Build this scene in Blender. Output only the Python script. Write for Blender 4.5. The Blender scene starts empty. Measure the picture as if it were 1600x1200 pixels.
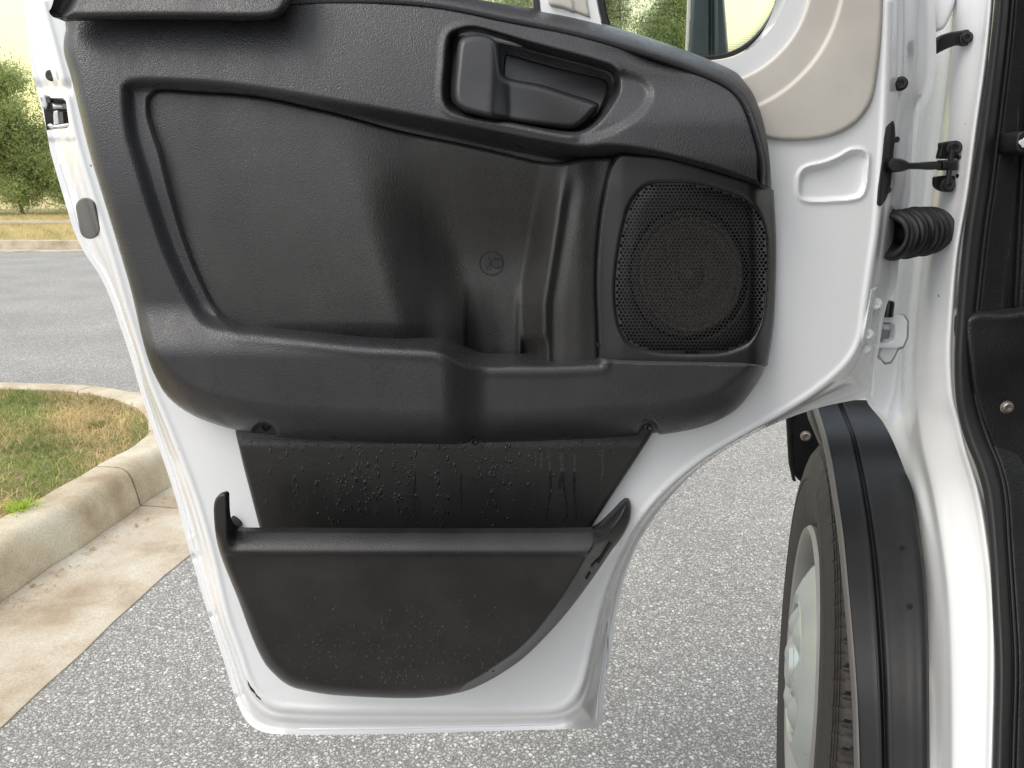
import bpy, math, random
import numpy as np
from mathutils import Vector, Matrix
random.seed(7); rng = np.random.default_rng(7)
R = math.radians
sc = bpy.context.scene
# ------------------------------------------------------------------ camera
F = 1200.0; TH = R(14.5); CH = 1.12           # focal length in photo pixels, pitch down, eye height
cam_d = bpy.data.cameras.new('camera'); cam = bpy.data.objects.new('camera', cam_d)
sc.collection.objects.link(cam); sc.camera = cam
cam.location = (0, 0, CH); cam.rotation_euler = (R(90) - TH, 0, 0)
cam_d.sensor_width = 36; cam_d.lens = 36 * F / 1600
cam_d.clip_start = 0.02; cam_d.clip_end = 2000
# ------------------------------------------------------------------ light
SUN_EL, SUN_AZ = R(50), R(-125)                # high soft sun from behind left, through cloud
w = bpy.data.worlds.new('World'); sc.world = w; w.use_nodes = True
nt = w.node_tree; nt.nodes.clear()
out = nt.nodes.new('ShaderNodeOutputWorld'); bg = nt.nodes.new('ShaderNodeBackground')
sky = nt.nodes.new('ShaderNodeTexSky'); sky.sky_type = 'NISHITA'; sky.sun_disc = False
sky.sun_elevation = SUN_EL; sky.sun_rotation = SUN_AZ
sky.dust_density = 6.0; sky.air_density = 1.0; sky.ozone_density = 1.0
# overcast: the sky's colour drained, warmer and paler toward the horizon all round
tc = nt.nodes.new('ShaderNodeTexCoord'); sep = nt.nodes.new('ShaderNodeSeparateXYZ')
nt.links.new(tc.outputs['Generated'], sep.inputs[0])
ramp = nt.nodes.new('ShaderNodeValToRGB')
ramp.color_ramp.elements[0].position = 0.10; ramp.color_ramp.elements[0].color = (1.0, 0.92, 0.42, 1)
ramp.color_ramp.elements[1].position = 0.5; ramp.color_ramp.elements[1].color = (0.84, 0.92, 1.0, 1)
nt.links.new(sep.outputs[2], ramp.inputs[0])
noi = nt.nodes.new('ShaderNodeTexNoise'); noi.inputs['Scale'].default_value = 2.2; noi.inputs['Detail'].default_value = 4
nt.links.new(tc.outputs['Generated'], noi.inputs['Vector'])
nm = nt.nodes.new('ShaderNodeMapRange'); nm.inputs[3].default_value = 7.5; nm.inputs[4].default_value = 11.0
nm.inputs[1].default_value = .3; nm.inputs[2].default_value = .7
nt.links.new(noi.outputs[0], nm.inputs[0])
cl = nt.nodes.new('ShaderNodeVectorMath'); cl.operation = 'SCALE'
gy = nt.nodes.new('ShaderNodeMapRange'); gy.inputs[1].default_value = -.5; gy.inputs[2].default_value = .8; gy.interpolation_type = 'SMOOTHSTEP'
nt.links.new(sep.outputs[1], gy.inputs[0])
wm = nt.nodes.new('ShaderNodeMix'); wm.data_type = 'RGBA'; nt.links.new(gy.outputs[0], wm.inputs[0])
wm.inputs[6].default_value = (.86, .93, 1.0, 1); nt.links.new(ramp.outputs[0], wm.inputs[7])
nt.links.new(wm.outputs[2], cl.inputs[0]); nt.links.new(nm.outputs[0], cl.inputs['Scale'])
mx = nt.nodes.new('ShaderNodeMix'); mx.data_type = 'RGBA'; mx.inputs[0].default_value = 0.72
nt.links.new(sky.outputs[0], mx.inputs[6]); nt.links.new(cl.outputs[0], mx.inputs[7])
nt.links.new(mx.outputs[2], bg.inputs[0]); bg.inputs[1].default_value = 0.10
nt.links.new(bg.outputs[0], out.inputs[0])
sd_ = bpy.data.lights.new('sun', 'SUN'); so = bpy.data.objects.new('sun', sd_); sc.collection.objects.link(so)
sd_.energy = .8; sd_.angle = R(35); sd_.color = (1, .95, .88)
_sv = Vector((math.sin(SUN_AZ) * math.cos(SUN_EL), math.cos(SUN_AZ) * math.cos(SUN_EL), math.sin(SUN_EL)))
so.rotation_euler = _sv.to_track_quat('Z', 'Y').to_euler()
vs = sc.view_settings; vs.view_transform = 'Standard'; vs.look = 'None'; vs.gamma = 1; vs.use_curve_mapping = False
vs.exposure = 1.0
sc.cycles.use_denoising = True; sc.cycles.max_bounces = 8; sc.cycles.transparent_max_bounces = 12
# ------------------------------------------------------------------ tracing helpers (photo pixel -> place in the world)
cT, sT = math.cos(TH), math.sin(TH)
def ray(px, py):
    a = (np.asarray(px, float) - 800) / F; b = (600 - np.asarray(py, float)) / F
    return a, cT + b * sT, b * cT - sT
def PY(px, py, Y):
    x, y, z = ray(px, py); t = Y / y
    return np.stack(np.broadcast_arrays(x * t, np.asarray(Y, float) + 0 * t, CH + z * t), -1)
def PG(px, py, Z=0.0):
    x, y, z = ray(px, py); t = (Z - CH) / z
    return np.stack(np.broadcast_arrays(x * t, y * t, Z + 0 * t), -1)
def S(a, b, x):
    t = np.clip((x - a) / (b - a), 0, 1); return t * t * (3 - 2 * t)
def G(x, s): return np.exp(-(x / s) ** 2)
def smooth(P, n=5, closed=True):
    P = np.array(P, float)
    keep = []; N = len(P); out = []
    for i in range(N if closed else N - 1):
        p1, p2 = P[i], P[(i + 1) % N]
        if np.allclose(p1, p2): continue
        p0 = P[i - 1] if (closed or i > 0) else p1
        p3 = P[(i + 2) % N] if (closed or i + 2 < N) else p2
        L = np.linalg.norm(p2 - p1)
        m1 = (p2 - p0) / (np.linalg.norm(p2 - p0) + 1e-9) * L if np.linalg.norm(p1 - p0) > 1e-6 else (p2 - p1) * 1.0
        m2 = (p3 - p1) / (np.linalg.norm(p3 - p1) + 1e-9) * L if np.linalg.norm(p3 - p2) > 1e-6 else (p2 - p1) * 1.0
        for k in range(n):
            t = k / n
            out.append((2*t**3 - 3*t**2 + 1) * p1 + (t**3 - 2*t**2 + t) * m1 + (-2*t**3 + 3*t**2) * p2 + (t**3 - t**2) * m2)
    if not closed: out.append(P[-1])
    return np.array(out)
def sdf(poly, X, Y, near=False):
    X = np.asarray(X, float); Y = np.asarray(Y, float); sh = X.shape
    x = X.ravel(); y = Y.ravel(); best = np.full(x.shape, 1e18); nx = np.zeros_like(x); ny = np.zeros_like(x)
    ins = np.zeros(x.shape, bool); N = len(poly)
    for i in range(N):
        ax, ay = poly[i]; bx, by = poly[(i + 1) % N]
        dx, dy = bx - ax, by - ay; L2 = dx * dx + dy * dy
        if L2 < 1e-12: continue
        t = np.clip(((x - ax) * dx + (y - ay) * dy) / L2, 0, 1)
        qx = ax + t * dx; qy = ay + t * dy
        d = (x - qx) ** 2 + (y - qy) ** 2; m = d < best
        best = np.where(m, d, best)
        if near: nx = np.where(m, qx, nx); ny = np.where(m, qy, ny)
        if ay != by:
            c = ((ay > y) != (by > y)) & (x < (bx - ax) * (y - ay) / (by - ay) + ax); ins ^= c
    d = np.sqrt(best); d = np.where(ins, -d, d)
    if near: return d.reshape(sh), nx.reshape(sh), ny.reshape(sh)
    return d.reshape(sh)
# ------------------------------------------------------------------ object helpers
def tag(o, label=None, cat=None, group=None, kind=None):
    if label: o['label'] = label
    if cat: o['category'] = cat
    if group: o['group'] = group
    if kind: o['kind'] = kind
    return o
def empty(name, loc, label=None, cat=None, group=None):
    o = bpy.data.objects.new(name, None); sc.collection.objects.link(o); o.location = loc; o.empty_display_size = .1
    return tag(o, label, cat, group)
def wpos(o):
    v = Vector(o.location)
    return v
def link(name, me, mat, parent=None, origin=None, sm=True):
    o = bpy.data.objects.new(name, me); sc.collection.objects.link(o)
    mats = mat if isinstance(mat, (list, tuple)) else [mat]
    if not me.materials:
        for m in mats:
            if m: me.materials.append(m)
    if sm and len(me.polygons): me.polygons.foreach_set('use_smooth', [True] * len(me.polygons))
    if parent:
        o.parent = parent
        p = parent; off = Vector((0, 0, 0))
        while p: off += Vector(p.location) + Vector(p.matrix_parent_inverse.translation); p = p.parent
        o.matrix_parent_inverse = Matrix.Translation(-off)
    return o
def mesh(name, V, Fs, mat, parent=None, sm=True, auto=None, mi=None):
    me = bpy.data.meshes.new(name)
    V = np.asarray(V, float).reshape(-1, 3)
    if isinstance(Fs, np.ndarray):
        n, k = Fs.shape
        me.vertices.add(len(V)); me.vertices.foreach_set('co', V.ravel())
        me.loops.add(n * k); me.loops.foreach_set('vertex_index', Fs.ravel().astype(np.int32))
        me.polygons.add(n); me.polygons.foreach_set('loop_start', np.arange(0, n * k, k, dtype=np.int32))
        if mi is not None: me.polygons.foreach_set('material_index', mi.astype(np.int32))
        me.update(calc_edges=True)
    else:
        me.from_pydata([tuple(v) for v in V], [], Fs)
    me.validate(clean_customdata=False)
    o = link(name, me, mat, parent, sm=sm)
    if auto is not None: me.set_sharp_from_angle(angle=R(auto))
    return o
def hf(name, poly, h, mat, parent, Y0=.80, step=3.0, skirt=.02, holes=(), er=0, ed=0.0, back=None, auto=None, eskip=None, kind=None):
    """A moulded sheet: outline traced on the photograph, each point at its own real depth (Y0 minus height h),
    rounded at the rim (er px wide, ed m deep) and turned back by a skirt of real thickness."""
    poly = np.asarray(poly, float)
    x0, y0 = poly.min(0) - step; x1, y1 = poly.max(0) + step
    xs = np.arange(x0, x1 + step, step); ys = np.arange(y0, y1 + step, step)
    X, Y = np.meshgrid(xs, ys)
    def field(a, b, near=False):
        r = sdf(poly, a, b, near)
        if not holes: return r
        if near:
            d, nx, ny = r
            for q in holes:
                e, ex, ey = sdf(q, a, b, True); m = -e > d
                d = np.where(m, -e, d); nx = np.where(m, ex, nx); ny = np.where(m, ey, ny)
            return d, nx, ny
        d = r
        for q in holes: d = np.maximum(d, -sdf(q, a, b))
        return d
    cx = X[:-1, :-1] + step / 2; cy = Y[:-1, :-1] + step / 2
    keep = field(cx, cy) < 0
    nyv, nxv = X.shape
    idx = np.arange(nyv * nxv).reshape(nyv, nxv)
    A = idx[:-1, :-1][keep]; B = idx[:-1, 1:][keep]; C = idx[1:, 1:][keep]; D = idx[1:, :-1][keep]
    quads = np.stack([A, D, C, B], 1)              # facing -Y (towards the viewer)
    cnt = np.zeros(nyv * nxv, int); np.add.at(cnt, quads.ravel(), 1)
    used = cnt > 0; bnd = used & (cnt < 4)
    Xf = X.ravel().copy(); Yf = Y.ravel().copy()
    d_, qx, qy = field(Xf[bnd], Yf[bnd], True)
    mv = np.abs(d_) < step * 1.6
    bx = Xf[bnd]; by = Yf[bnd]; bx[mv] = qx[mv]; by[mv] = qy[mv]; Xf[bnd] = bx; Yf[bnd] = by
    remap = -np.ones(nyv * nxv, int); remap[used] = np.arange(used.sum())
    Xu, Yu = Xf[used], Yf[used]; quads = remap[quads]
    dist = np.maximum(-sdf(poly, Xu, Yu), 0)
    H = h(Xu, Yu) if callable(h) else np.full(Xu.shape, float(h))
    if er:
        t = np.clip(1 - dist / er, 0, 1)
        drop = ed * (1 - np.sqrt(np.maximum(1 - t * t, 0)))
        if eskip is not None: drop = drop * eskip(Xu, Yu)
        H = H - drop
    Yd = Y0(Xu, Yu) if callable(Y0) else Y0
    V = PY(Xu, Yu, Yd - H)
    # skirt
    if skirt:
        E = np.concatenate([quads[:, [0, 1]], quads[:, [1, 2]], quads[:, [2, 3]], quads[:, [3, 0]]])
        key = np.sort(E, 1); _, inv, c = np.unique(key[:, 0] * (len(V) + 1) + key[:, 1], return_inverse=True, return_counts=True)
        E = E[c[inv] == 1]
        bv = np.unique(E); m = -np.ones(len(V), int); m[bv] = np.arange(len(bv)) + len(V)
        sk = V[bv].copy()
        if skirt == 'full': sk[:, 1] = (back if back else .83)
        else: sk[:, 1] += skirt
        sq = np.stack([E[:, 1], E[:, 0], m[E[:, 0]], m[E[:, 1]]], 1)
        V = np.concatenate([V, sk]); quads = np.concatenate([quads, sq])
    o = mesh(name, V, quads, mat, parent, auto=auto)
    if kind: o['kind'] = kind
    return o
def rbox(lo, hi): # polygon rect
    return [(lo[0], lo[1]), (hi[0], lo[1]), (hi[0], hi[1]), (lo[0], hi[1])]
def frame(axis):
    a = Vector(axis).normalized(); u = a.orthogonal().normalized(); v = a.cross(u); return a, u, v
def lathe(name, prof, c, axis, mat, parent, n=48, caps=True, mod=None, sm=True, auto=40):
    """prof: list of (along axis, radius)"""
    a, u, v = frame(axis); c = Vector(c); V = []; Fs = []
    for i, (h, r) in enumerate(prof):
        for k in range(n):
            t = 2 * math.pi * k / n; rr, hh = (r, h) if mod is None else mod(i, h, r, t)
            V.append(c + a * hh + u * (rr * math.cos(t)) + v * (rr * math.sin(t)))
    m = len(prof)
    for i in range(m - 1):
        for k in range(n):
            k2 = (k + 1) % n
            Fs.append((i*n + k, i*n + k2, (i+1)*n + k2, (i+1)*n + k))
    if caps:
        if prof[0][1] > 1e-5: Fs.append(tuple(range(n))[::-1])
        if prof[-1][1] > 1e-5: Fs.append(tuple((m-1)*n + k for k in range(n)))
    return mesh(name, V, Fs, mat, parent, sm=sm, auto=auto)
def tube(name, pts, r, mat, parent, n=12, sq=None):
    pts = [Vector(p) for p in pts]; V = []; Fs = []
    up = Vector((0, 0, 1))
    for i, p in enumerate(pts):
        t = (pts[min(i+1, len(pts)-1)] - pts[max(i-1, 0)]).normalized()
        u = t.cross(Vector((0, 1, 0)));
        if u.length < .1: u = t.cross(Vector((1, 0, 0)))
        u.normalize(); v = t.cross(u)
        rr = r[i] if isinstance(r, (list, tuple)) else r
        for k in range(n):
            a = 2*math.pi*k/n; V.append(p + u*(rr*math.cos(a)) + v*(rr*math.sin(a)))
    for i in range(len(pts)-1):
        for k in range(n):
            k2 = (k+1) % n; Fs.append((i*n+k, i*n+k2, (i+1)*n+k2, (i+1)*n+k))
    Fs.append(tuple(range(n))[::-1]); Fs.append(tuple((len(pts)-1)*n+k for k in range(n)))
    return mesh(name, V, Fs, mat, parent, auto=50)
def box(name, c, size, mat, parent, rot=None, bev=.002):
    import bmesh
    bm = bmesh.new(); bmesh.ops.create_cube(bm, size=1)
    bmesh.ops.scale(bm, vec=size, verts=bm.verts)
    if bev: bmesh.ops.bevel(bm, geom=bm.edges[:], offset=bev, segments=2, profile=.6, affect='EDGES')
    if rot is not None: bmesh.ops.transform(bm, matrix=rot, verts=bm.verts)
    bmesh.ops.translate(bm, vec=c, verts=bm.verts)
    me = bpy.data.meshes.new(name); bm.to_mesh(me); bm.free()
    o = link(name, me, mat, parent); me.set_sharp_from_angle(angle=R(50)); return o
# ------------------------------------------------------------------ materials
def node_mat(name):
    m = bpy.data.materials.new(name); m.use_nodes = True; t = m.node_tree
    return m, t, t.nodes['Principled BSDF']
def N(t, typ, **kw):
    n = t.nodes.new(typ)
    for k, v in kw.items():
        if hasattr(n, k) and k not in ('Scale',): setattr(n, k, v)
        else: n.inputs[k].default_value = v
    return n
def coords(t, s=(1, 1, 1)):
    c = t.nodes.new('ShaderNodeTexCoord'); mp = t.nodes.new('ShaderNodeMapping')
    mp.inputs['Scale'].default_value = s; t.links.new(c.outputs['Object'], mp.inputs[0]); return mp.outputs[0]
def rampn(t, src, stops):
    r = t.nodes.new('ShaderNodeValToRGB'); cr = r.color_ramp
    while len(cr.elements) < len(stops): cr.elements.new(.5)
    for e, (p, c) in zip(cr.elements, stops):
        e.position = p; e.color = (c, c, c, 1) if isinstance(c, (int, float)) else (*c, 1)
    t.links.new(src, r.inputs[0]); return r.outputs[0]
def plastic(name, col, rough, grain=1.0, gs=520, dirt=.25, spec=.5, streak=0.0):
    m, t, b = node_mat(name); v = coords(t)
    n1 = N(t, 'ShaderNodeTexNoise', Scale=9.0, Detail=6.0, Roughness=.65); t.links.new(v, n1.inputs['Vector'])
    c1 = rampn(t, n1.outputs[0], [(.35, tuple(c * (1 - dirt * .4) for c in col)), (.7, tuple(c * (1 + dirt) + .004 * dirt * 4 for c in col))])
    t.links.new(c1, b.inputs['Base Color'])
    n3 = N(t, 'ShaderNodeTexNoise', Scale=5.0, Detail=8.0, Roughness=.7)
    vs_ = coords(t, (7, 7, .6) if streak else (1, 1, 1)); t.links.new(vs_, n3.inputs['Vector'])
    r1 = rampn(t, n3.outputs[0], [(.4, rough - .06 - streak), (.62, rough + .06)])
    t.links.new(r1, b.inputs['Roughness'])
    b.inputs['Specular IOR Level'].default_value = spec
    if grain:
        vo = N(t, 'ShaderNodeTexVoronoi', Scale=float(gs)); vo.feature = 'SMOOTH_F1'
        n2 = N(t, 'ShaderNodeTexNoise', Scale=float(gs) * .6, Detail=2.0); t.links.new(v, n2.inputs['Vector'])
        ad = t.nodes.new('ShaderNodeVectorMath'); ad.operation = 'MULTIPLY_ADD'; ad.inputs[1].default_value = (.002,) * 3
        t.links.new(n2.outputs['Color'], ad.inputs[0]); t.links.new(v, ad.inputs[2]); t.links.new(ad.outputs[0], vo.inputs['Vector'])
        bp = N(t, 'ShaderNodeBump', Strength=.75 * grain, Distance=.0006); bp.invert = True
        t.links.new(vo.outputs['Distance'], bp.inputs['Height']); t.links.new(bp.outputs[0], b.inputs['Normal'])
    return m
def simple(name, col, rough, metal=0, coat=0, bump=0, bs=60, bd=.001, spec=.5):
    m, t, b = node_mat(name)
    b.inputs['Metallic'].default_value = metal; b.inputs['Coat Weight'].default_value = coat
    b.inputs['Coat Roughness'].default_value = .08; b.inputs['Specular IOR Level'].default_value = spec
    v = coords(t); n1 = N(t, 'ShaderNodeTexNoise', Scale=14.0, Detail=5.0); t.links.new(v, n1.inputs['Vector'])
    c1 = rampn(t, n1.outputs[0], [(.35, tuple(c * .93 for c in col)), (.65, tuple(min(c * 1.05, .95) for c in col))])
    t.links.new(c1, b.inputs['Base Color'])
    r1 = rampn(t, n1.outputs[0], [(.35, rough * .9), (.65, min(1, rough * 1.12))]); t.links.new(r1, b.inputs['Roughness'])
    if bump:
        n2 = N(t, 'ShaderNodeTexNoise', Scale=float(bs), Detail=6.0); t.links.new(v, n2.inputs['Vector'])
        bp = N(t, 'ShaderNodeBump', Strength=bump, Distance=bd); t.links.new(n2.outputs[0], bp.inputs['Height']); t.links.new(bp.outputs[0], b.inputs['Normal'])
    return m
def paint(name, col, rough=.28):
    m, t, b = node_mat(name); v = coords(t)
    n1 = N(t, 'ShaderNodeTexNoise', Scale=3.0, Detail=7.0, Roughness=.7); t.links.new(v, n1.inputs['Vector'])
    base = rampn(t, n1.outputs[0], [(.3, tuple(c * .955 for c in col)), (.6, col)])
    vo = N(t, 'ShaderNodeTexVoronoi', Scale=60.0); t.links.new(v, vo.inputs['Vector'])       # road grime specks
    n2 = N(t, 'ShaderNodeTexNoise', Scale=11.0, Detail=3.0); t.links.new(v, n2.inputs['Vector'])
    sp = rampn(t, vo.outputs['Distance'], [(.05, 1.0), (.085, 0.0)])
    gate = rampn(t, n2.outputs[0], [(.55, 0.0), (.62, 1.0)])
    mu = N(t, 'ShaderNodeMath', operation='MULTIPLY'); t.links.new(sp, mu.inputs[0]); t.links.new(gate, mu.inputs[1])
    mx = t.nodes.new('ShaderNodeMix'); mx.data_type = 'RGBA'; t.links.new(mu.outputs[0], mx.inputs[0])
    t.links.new(base, mx.inputs[6]); mx.inputs[7].default_value = (.12, .10, .09, 1)
    t.links.new(mx.outputs[2], b.inputs['Base Color'])
    b.inputs['Roughness'].default_value = rough; b.inputs['Coat Weight'].default_value = .6; b.inputs['Coat Roughness'].default_value = .06
    n4 = N(t, 'ShaderNodeTexNoise', Scale=260.0, Detail=2.0); t.links.new(v, n4.inputs['Vector'])
    bp = N(t, 'ShaderNodeBump', Strength=.06, Distance=.0006); t.links.new(n4.outputs[0], bp.inputs['Height']); t.links.new(bp.outputs[0], b.inputs['Normal'])
    return m
M = {}
M['paint'] = paint('white_paint', (.81, .82, .835), .2)
M['trim'] = plastic('black_grained_plastic', (.026, .026, .0287), .37, .85, 900, streak=.04)
M['soft'] = plastic('black_soft_vinyl', (.028, .0272, .0266), .36, .8, 1000, dirt=.35, streak=.07)
M['smoothp'] = plastic('black_smooth_plastic', (.016, .016, .0178), .36, .25, 900, dirt=.15)
M['pocket'] = plastic('black_scuffed_plastic', (.0125, .0118, .012), .40, .5, 800, dirt=.6, spec=.42)
M['liner'] = plastic('black_wet_plastic', (.019, .0185, .018), .42, 1.0, 800, dirt=.25, streak=.08)
M['clad'] = plastic('black_cladding', (.009, .009, .0098), .55, 0, 900, dirt=.3, spec=.32)
M['rubber'] = simple('black_rubber', (.018, .018, .019), .62, bump=.3, bs=300, bd=.0006)
M['inner'] = plastic('cabin_plastic', (.009, .0095, .010), .5, 1.0, 500, dirt=.3)
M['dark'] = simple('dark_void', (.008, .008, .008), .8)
M['bezel'] = simple('glossy_black', (.012, .012, .013), .3)
M['beige'] = simple('beige_trim', (.56, .53, .48), .6, bump=.15, bs=500, bd=.0003)
M['gap'] = simple('painted_shade_grey', (.30, .30, .30), .6)  # grey standing in for the shade round the lower hinge
M['plug'] = simple('grey_rubber_plug', (.10, .10, .10), .6, bump=.3, bs=200, bd=.0006)
M['steel'] = simple('zinc_steel', (.55, .55, .55), .35, metal=1)
M['blacksteel'] = simple('black_steel', (.03, .03, .03), .4, metal=.6)
M['silver'] = simple('silver_hubcap_paint', (.46, .49, .475), .30, metal=.5, coat=.3)
M['rust'] = simple('worn_rim_edge', (.28, .27, .26), .45, metal=.4, bump=.4, bs=90)
M['bolt'] = simple('bolt_steel', (.38, .34, .30), .45, metal=.9)
M['print'] = simple('window_print', (.03, .03, .03), .6)
M['mirror'] = simple('mirror_housing', (.045, .06, .065), .35, coat=.3)
M['paleprint'] = simple('white_print', (.75, .75, .75), .5)
def water_mat():
    m, t, b = node_mat('water_beads'); b.inputs['Base Color'].default_value = (.02, .02, .02, 1)
    b.inputs['Roughness'].default_value = .04; b.inputs['Specular IOR Level'].default_value = .7; return m
M['drop'] = water_mat()
def glass_mat():
    m = bpy.data.materials.new('window_glass'); m.use_nodes = True; t = m.node_tree; t.nodes.clear()
    o = t.nodes.new('ShaderNodeOutputMaterial'); a = t.nodes.new('ShaderNodeBsdfTransparent'); a.inputs[0].default_value = (.90, .95, .91, 1)
    g = t.nodes.new('ShaderNodeBsdfGlossy'); g.inputs['Roughness'].default_value = .03
    f = t.nodes.new('ShaderNodeFresnel'); f.inputs[0].default_value = 1.45; x = t.nodes.new('ShaderNodeMixShader')
    t.links.new(f.outputs[0], x.inputs[0]); t.links.new(a.outputs[0], x.inputs[1]); t.links.new(g.outputs[0], x.inputs[2]); t.links.new(x.outputs[0], o.inputs[0])
    return m
M['glass'] = glass_mat()
def asphalt():
    m, t, b = node_mat('asphalt'); v = coords(t)
    n0 = N(t, 'ShaderNodeTexNoise', Scale=140.0, Detail=3.0); t.links.new(v, n0.inputs['Vector'])
    ad = t.nodes.new('ShaderNodeVectorMath'); ad.operation = 'MULTIPLY_ADD'; ad.inputs[1].default_value = (.010,) * 3
    t.links.new(n0.outputs['Color'], ad.inputs[0]); t.links.new(v, ad.inputs[2])
    cols = []; hs = []
    for s in (92.0, 165.0):
        vo = N(t, 'ShaderNodeTexVoronoi', Scale=s); t.links.new(ad.outputs[0], vo.inputs['Vector'])
        ed = N(t, 'ShaderNodeTexVoronoi', Scale=s); ed.feature = 'DISTANCE_TO_EDGE'; t.links.new(ad.outputs[0], ed.inputs['Vector'])
        sepc = t.nodes.new('ShaderNodeSeparateColor'); t.links.new(vo.outputs['Color'], sepc.inputs[0])
        col = rampn(t, sepc.outputs[0], [(0, (.30, .288, .272)), (.35, (.47, .455, .43)), (.75, (.58, .56, .53)), (1, (.72, .70, .67))])
        e = rampn(t, ed.outputs[0], [(.0, 0.0), (.30, 1.0)])
        mx = t.nodes.new('ShaderNodeMix'); mx.data_type = 'RGBA'; t.links.new(e, mx.inputs[0]); mx.inputs[6].default_value = (.13, .122, .115, 1)
        t.links.new(col, mx.inputs[7]); cols.append(mx.outputs[2])
        mh = N(t, 'ShaderNodeMath', operation='MULTIPLY'); t.links.new(e, mh.inputs[0]); t.links.new(sepc.outputs[1], mh.inputs[1]); hs.append(mh.outputs[0])
    n5 = N(t, 'ShaderNodeTexNoise', Scale=90.0, Detail=1.0); t.links.new(v, n5.inputs['Vector'])
    sel = rampn(t, n5.outputs[0], [(.47, 0.0), (.53, 1.0)])
    mc = t.nodes.new('ShaderNodeMix'); mc.data_type = 'RGBA'; t.links.new(sel, mc.inputs[0]); t.links.new(cols[0], mc.inputs[6]); t.links.new(cols[1], mc.inputs[7])
    n6 = N(t, 'ShaderNodeTexNoise', Scale=1.3, Detail=5.0); t.links.new(v, n6.inputs['Vector'])
    big = rampn(t, n6.outputs[0], [(.3, (.84, .83, .82)), (.7, (1.06, 1.05, 1.03))])
    mm = t.nodes.new('ShaderNodeMix'); mm.data_type = 'RGBA'; mm.blend_type = 'MULTIPLY'; mm.inputs[0].default_value = 1
    t.links.new(mc.outputs[2], mm.inputs[6]); t.links.new(big, mm.inputs[7])
    t.links.new(mm.outputs[2], b.inputs['Base Color']); b.inputs['Roughness'].default_value = .8
    hm = t.nodes.new('ShaderNodeMix'); t.links.new(sel, hm.inputs[0]); t.links.new(hs[0], hm.inputs[2]); t.links.new(hs[1], hm.inputs[3])
    bp = N(t, 'ShaderNodeBump', Strength=.7, Distance=.003); t.links.new(hm.outputs[0], bp.inputs['Height']); t.links.new(bp.outputs[0], b.inputs['Normal'])
    return m
M['asphalt'] = asphalt()
def concrete(name, col, stain):
    m, t, b = node_mat(name); v = coords(t)
    n1 = N(t, 'ShaderNodeTexNoise', Scale=3.0, Detail=8.0, Roughness=.65); t.links.new(v, n1.inputs['Vector'])
    c1 = rampn(t, n1.outputs[0], [(.34, tuple(c * .80 for c in stain)), (.50, tuple((c+s)/2 for c, s in zip(col, stain))), (.62, col)])
    n2 = N(t, 'ShaderNodeTexNoise', Scale=220.0, Detail=3.0); t.links.new(v, n2.inputs['Vector'])
    c2 = rampn(t, n2.outputs[0], [(.3, .80), (.7, 1.12)])
    mm = t.nodes.new('ShaderNodeMix'); mm.data_type = 'RGBA'; mm.blend_type = 'MULTIPLY'; mm.inputs[0].default_value = 1
    t.links.new(c1, mm.inputs[6]); t.links.new(c2, mm.inputs[7]); t.links.new(mm.outputs[2], b.inputs['Base Color'])
    b.inputs['Roughness'].default_value = .85
    bp = N(t, 'ShaderNodeBump', Strength=.5, Distance=.002); t.links.new(n2.outputs[0], bp.inputs['Height']); t.links.new(bp.outputs[0], b.inputs['Normal'])
    return m
M['curb'] = concrete('curb_concrete', (.56, .50, .385), (.40, .30, .19))
M['gutter'] = concrete('gutter_concrete', (.53, .48, .39), (.38, .28, .18))
def soilmat(name, a, b_, sc_=30):
    m, t, b = node_mat(name); v = coords(t)
    n1 = N(t, 'ShaderNodeTexNoise', Scale=float(sc_), Detail=8.0, Roughness=.7); t.links.new(v, n1.inputs['Vector'])
    t.links.new(rampn(t, n1.outputs[0], [(.35, a), (.65, b_)]), b.inputs['Base Color']); b.inputs['Roughness'].default_value = .95
    bp = N(t, 'ShaderNodeBump', Strength=.8, Distance=.01); t.links.new(n1.outputs[0], bp.inputs['Height']); t.links.new(bp.outputs[0], b.inputs['Normal'])
    return m
M['soil'] = soilmat('thatch_soil', (.22, .15, .09), (.40, .31, .18))
M['fargrass'] = soilmat('dry_verge_grass', (.34, .28, .12), (.58, .46, .22), 4)
def leafmat(name, c, tr=.35):
    m, t, b = node_mat(name); o = [n for n in t.nodes if n.type == 'OUTPUT_MATERIAL'][0]
    v = coords(t); n1 = N(t, 'ShaderNodeTexNoise', Scale=2.0, Detail=4.0); t.links.new(v, n1.inputs['Vector'])
    cc = rampn(t, n1.outputs[0], [(.35, tuple(x * .75 for x in c)), (.65, tuple(x * 1.2 for x in c))])
    t.links.new(cc, b.inputs['Base Color']); b.inputs['Roughness'].default_value = .7; b.inputs['Specular IOR Level'].default_value = .2
    tl = t.nodes.new('ShaderNodeBsdfTranslucent'); t.links.new(cc, tl.inputs[0]); x = t.nodes.new('ShaderNodeMixShader'); x.inputs[0].default_value = tr
    t.links.new(b.outputs[0], x.inputs[1]); t.links.new(tl.outputs[0], x.inputs[2]); t.links.new(x.outputs[0], o.inputs[0]); return m
M['g1'] = leafmat('green_blade', (.27, .32, .10)); M['g2'] = leafmat('straw_blade', (.66, .52, .27)); M['g3'] = leafmat('olive_blade', (.42, .38, .16))
M['g4'] = leafmat('fresh_green', (.40, .52, .08), .45)
M['l1'] = leafmat('pine_needles', (.26, .34, .13), .5); M['l2'] = leafmat('pine_needles_light', (.42, .50, .20), .5); M['l3'] = leafmat('dry_needles', (.42, .35, .18), .4)
M['bark'] = simple('bark', (.16, .12, .09), .9, bump=1, bs=12, bd=.03)
M['rib'] = simple('needle_litter', (.30, .17, .08), .8)
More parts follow.
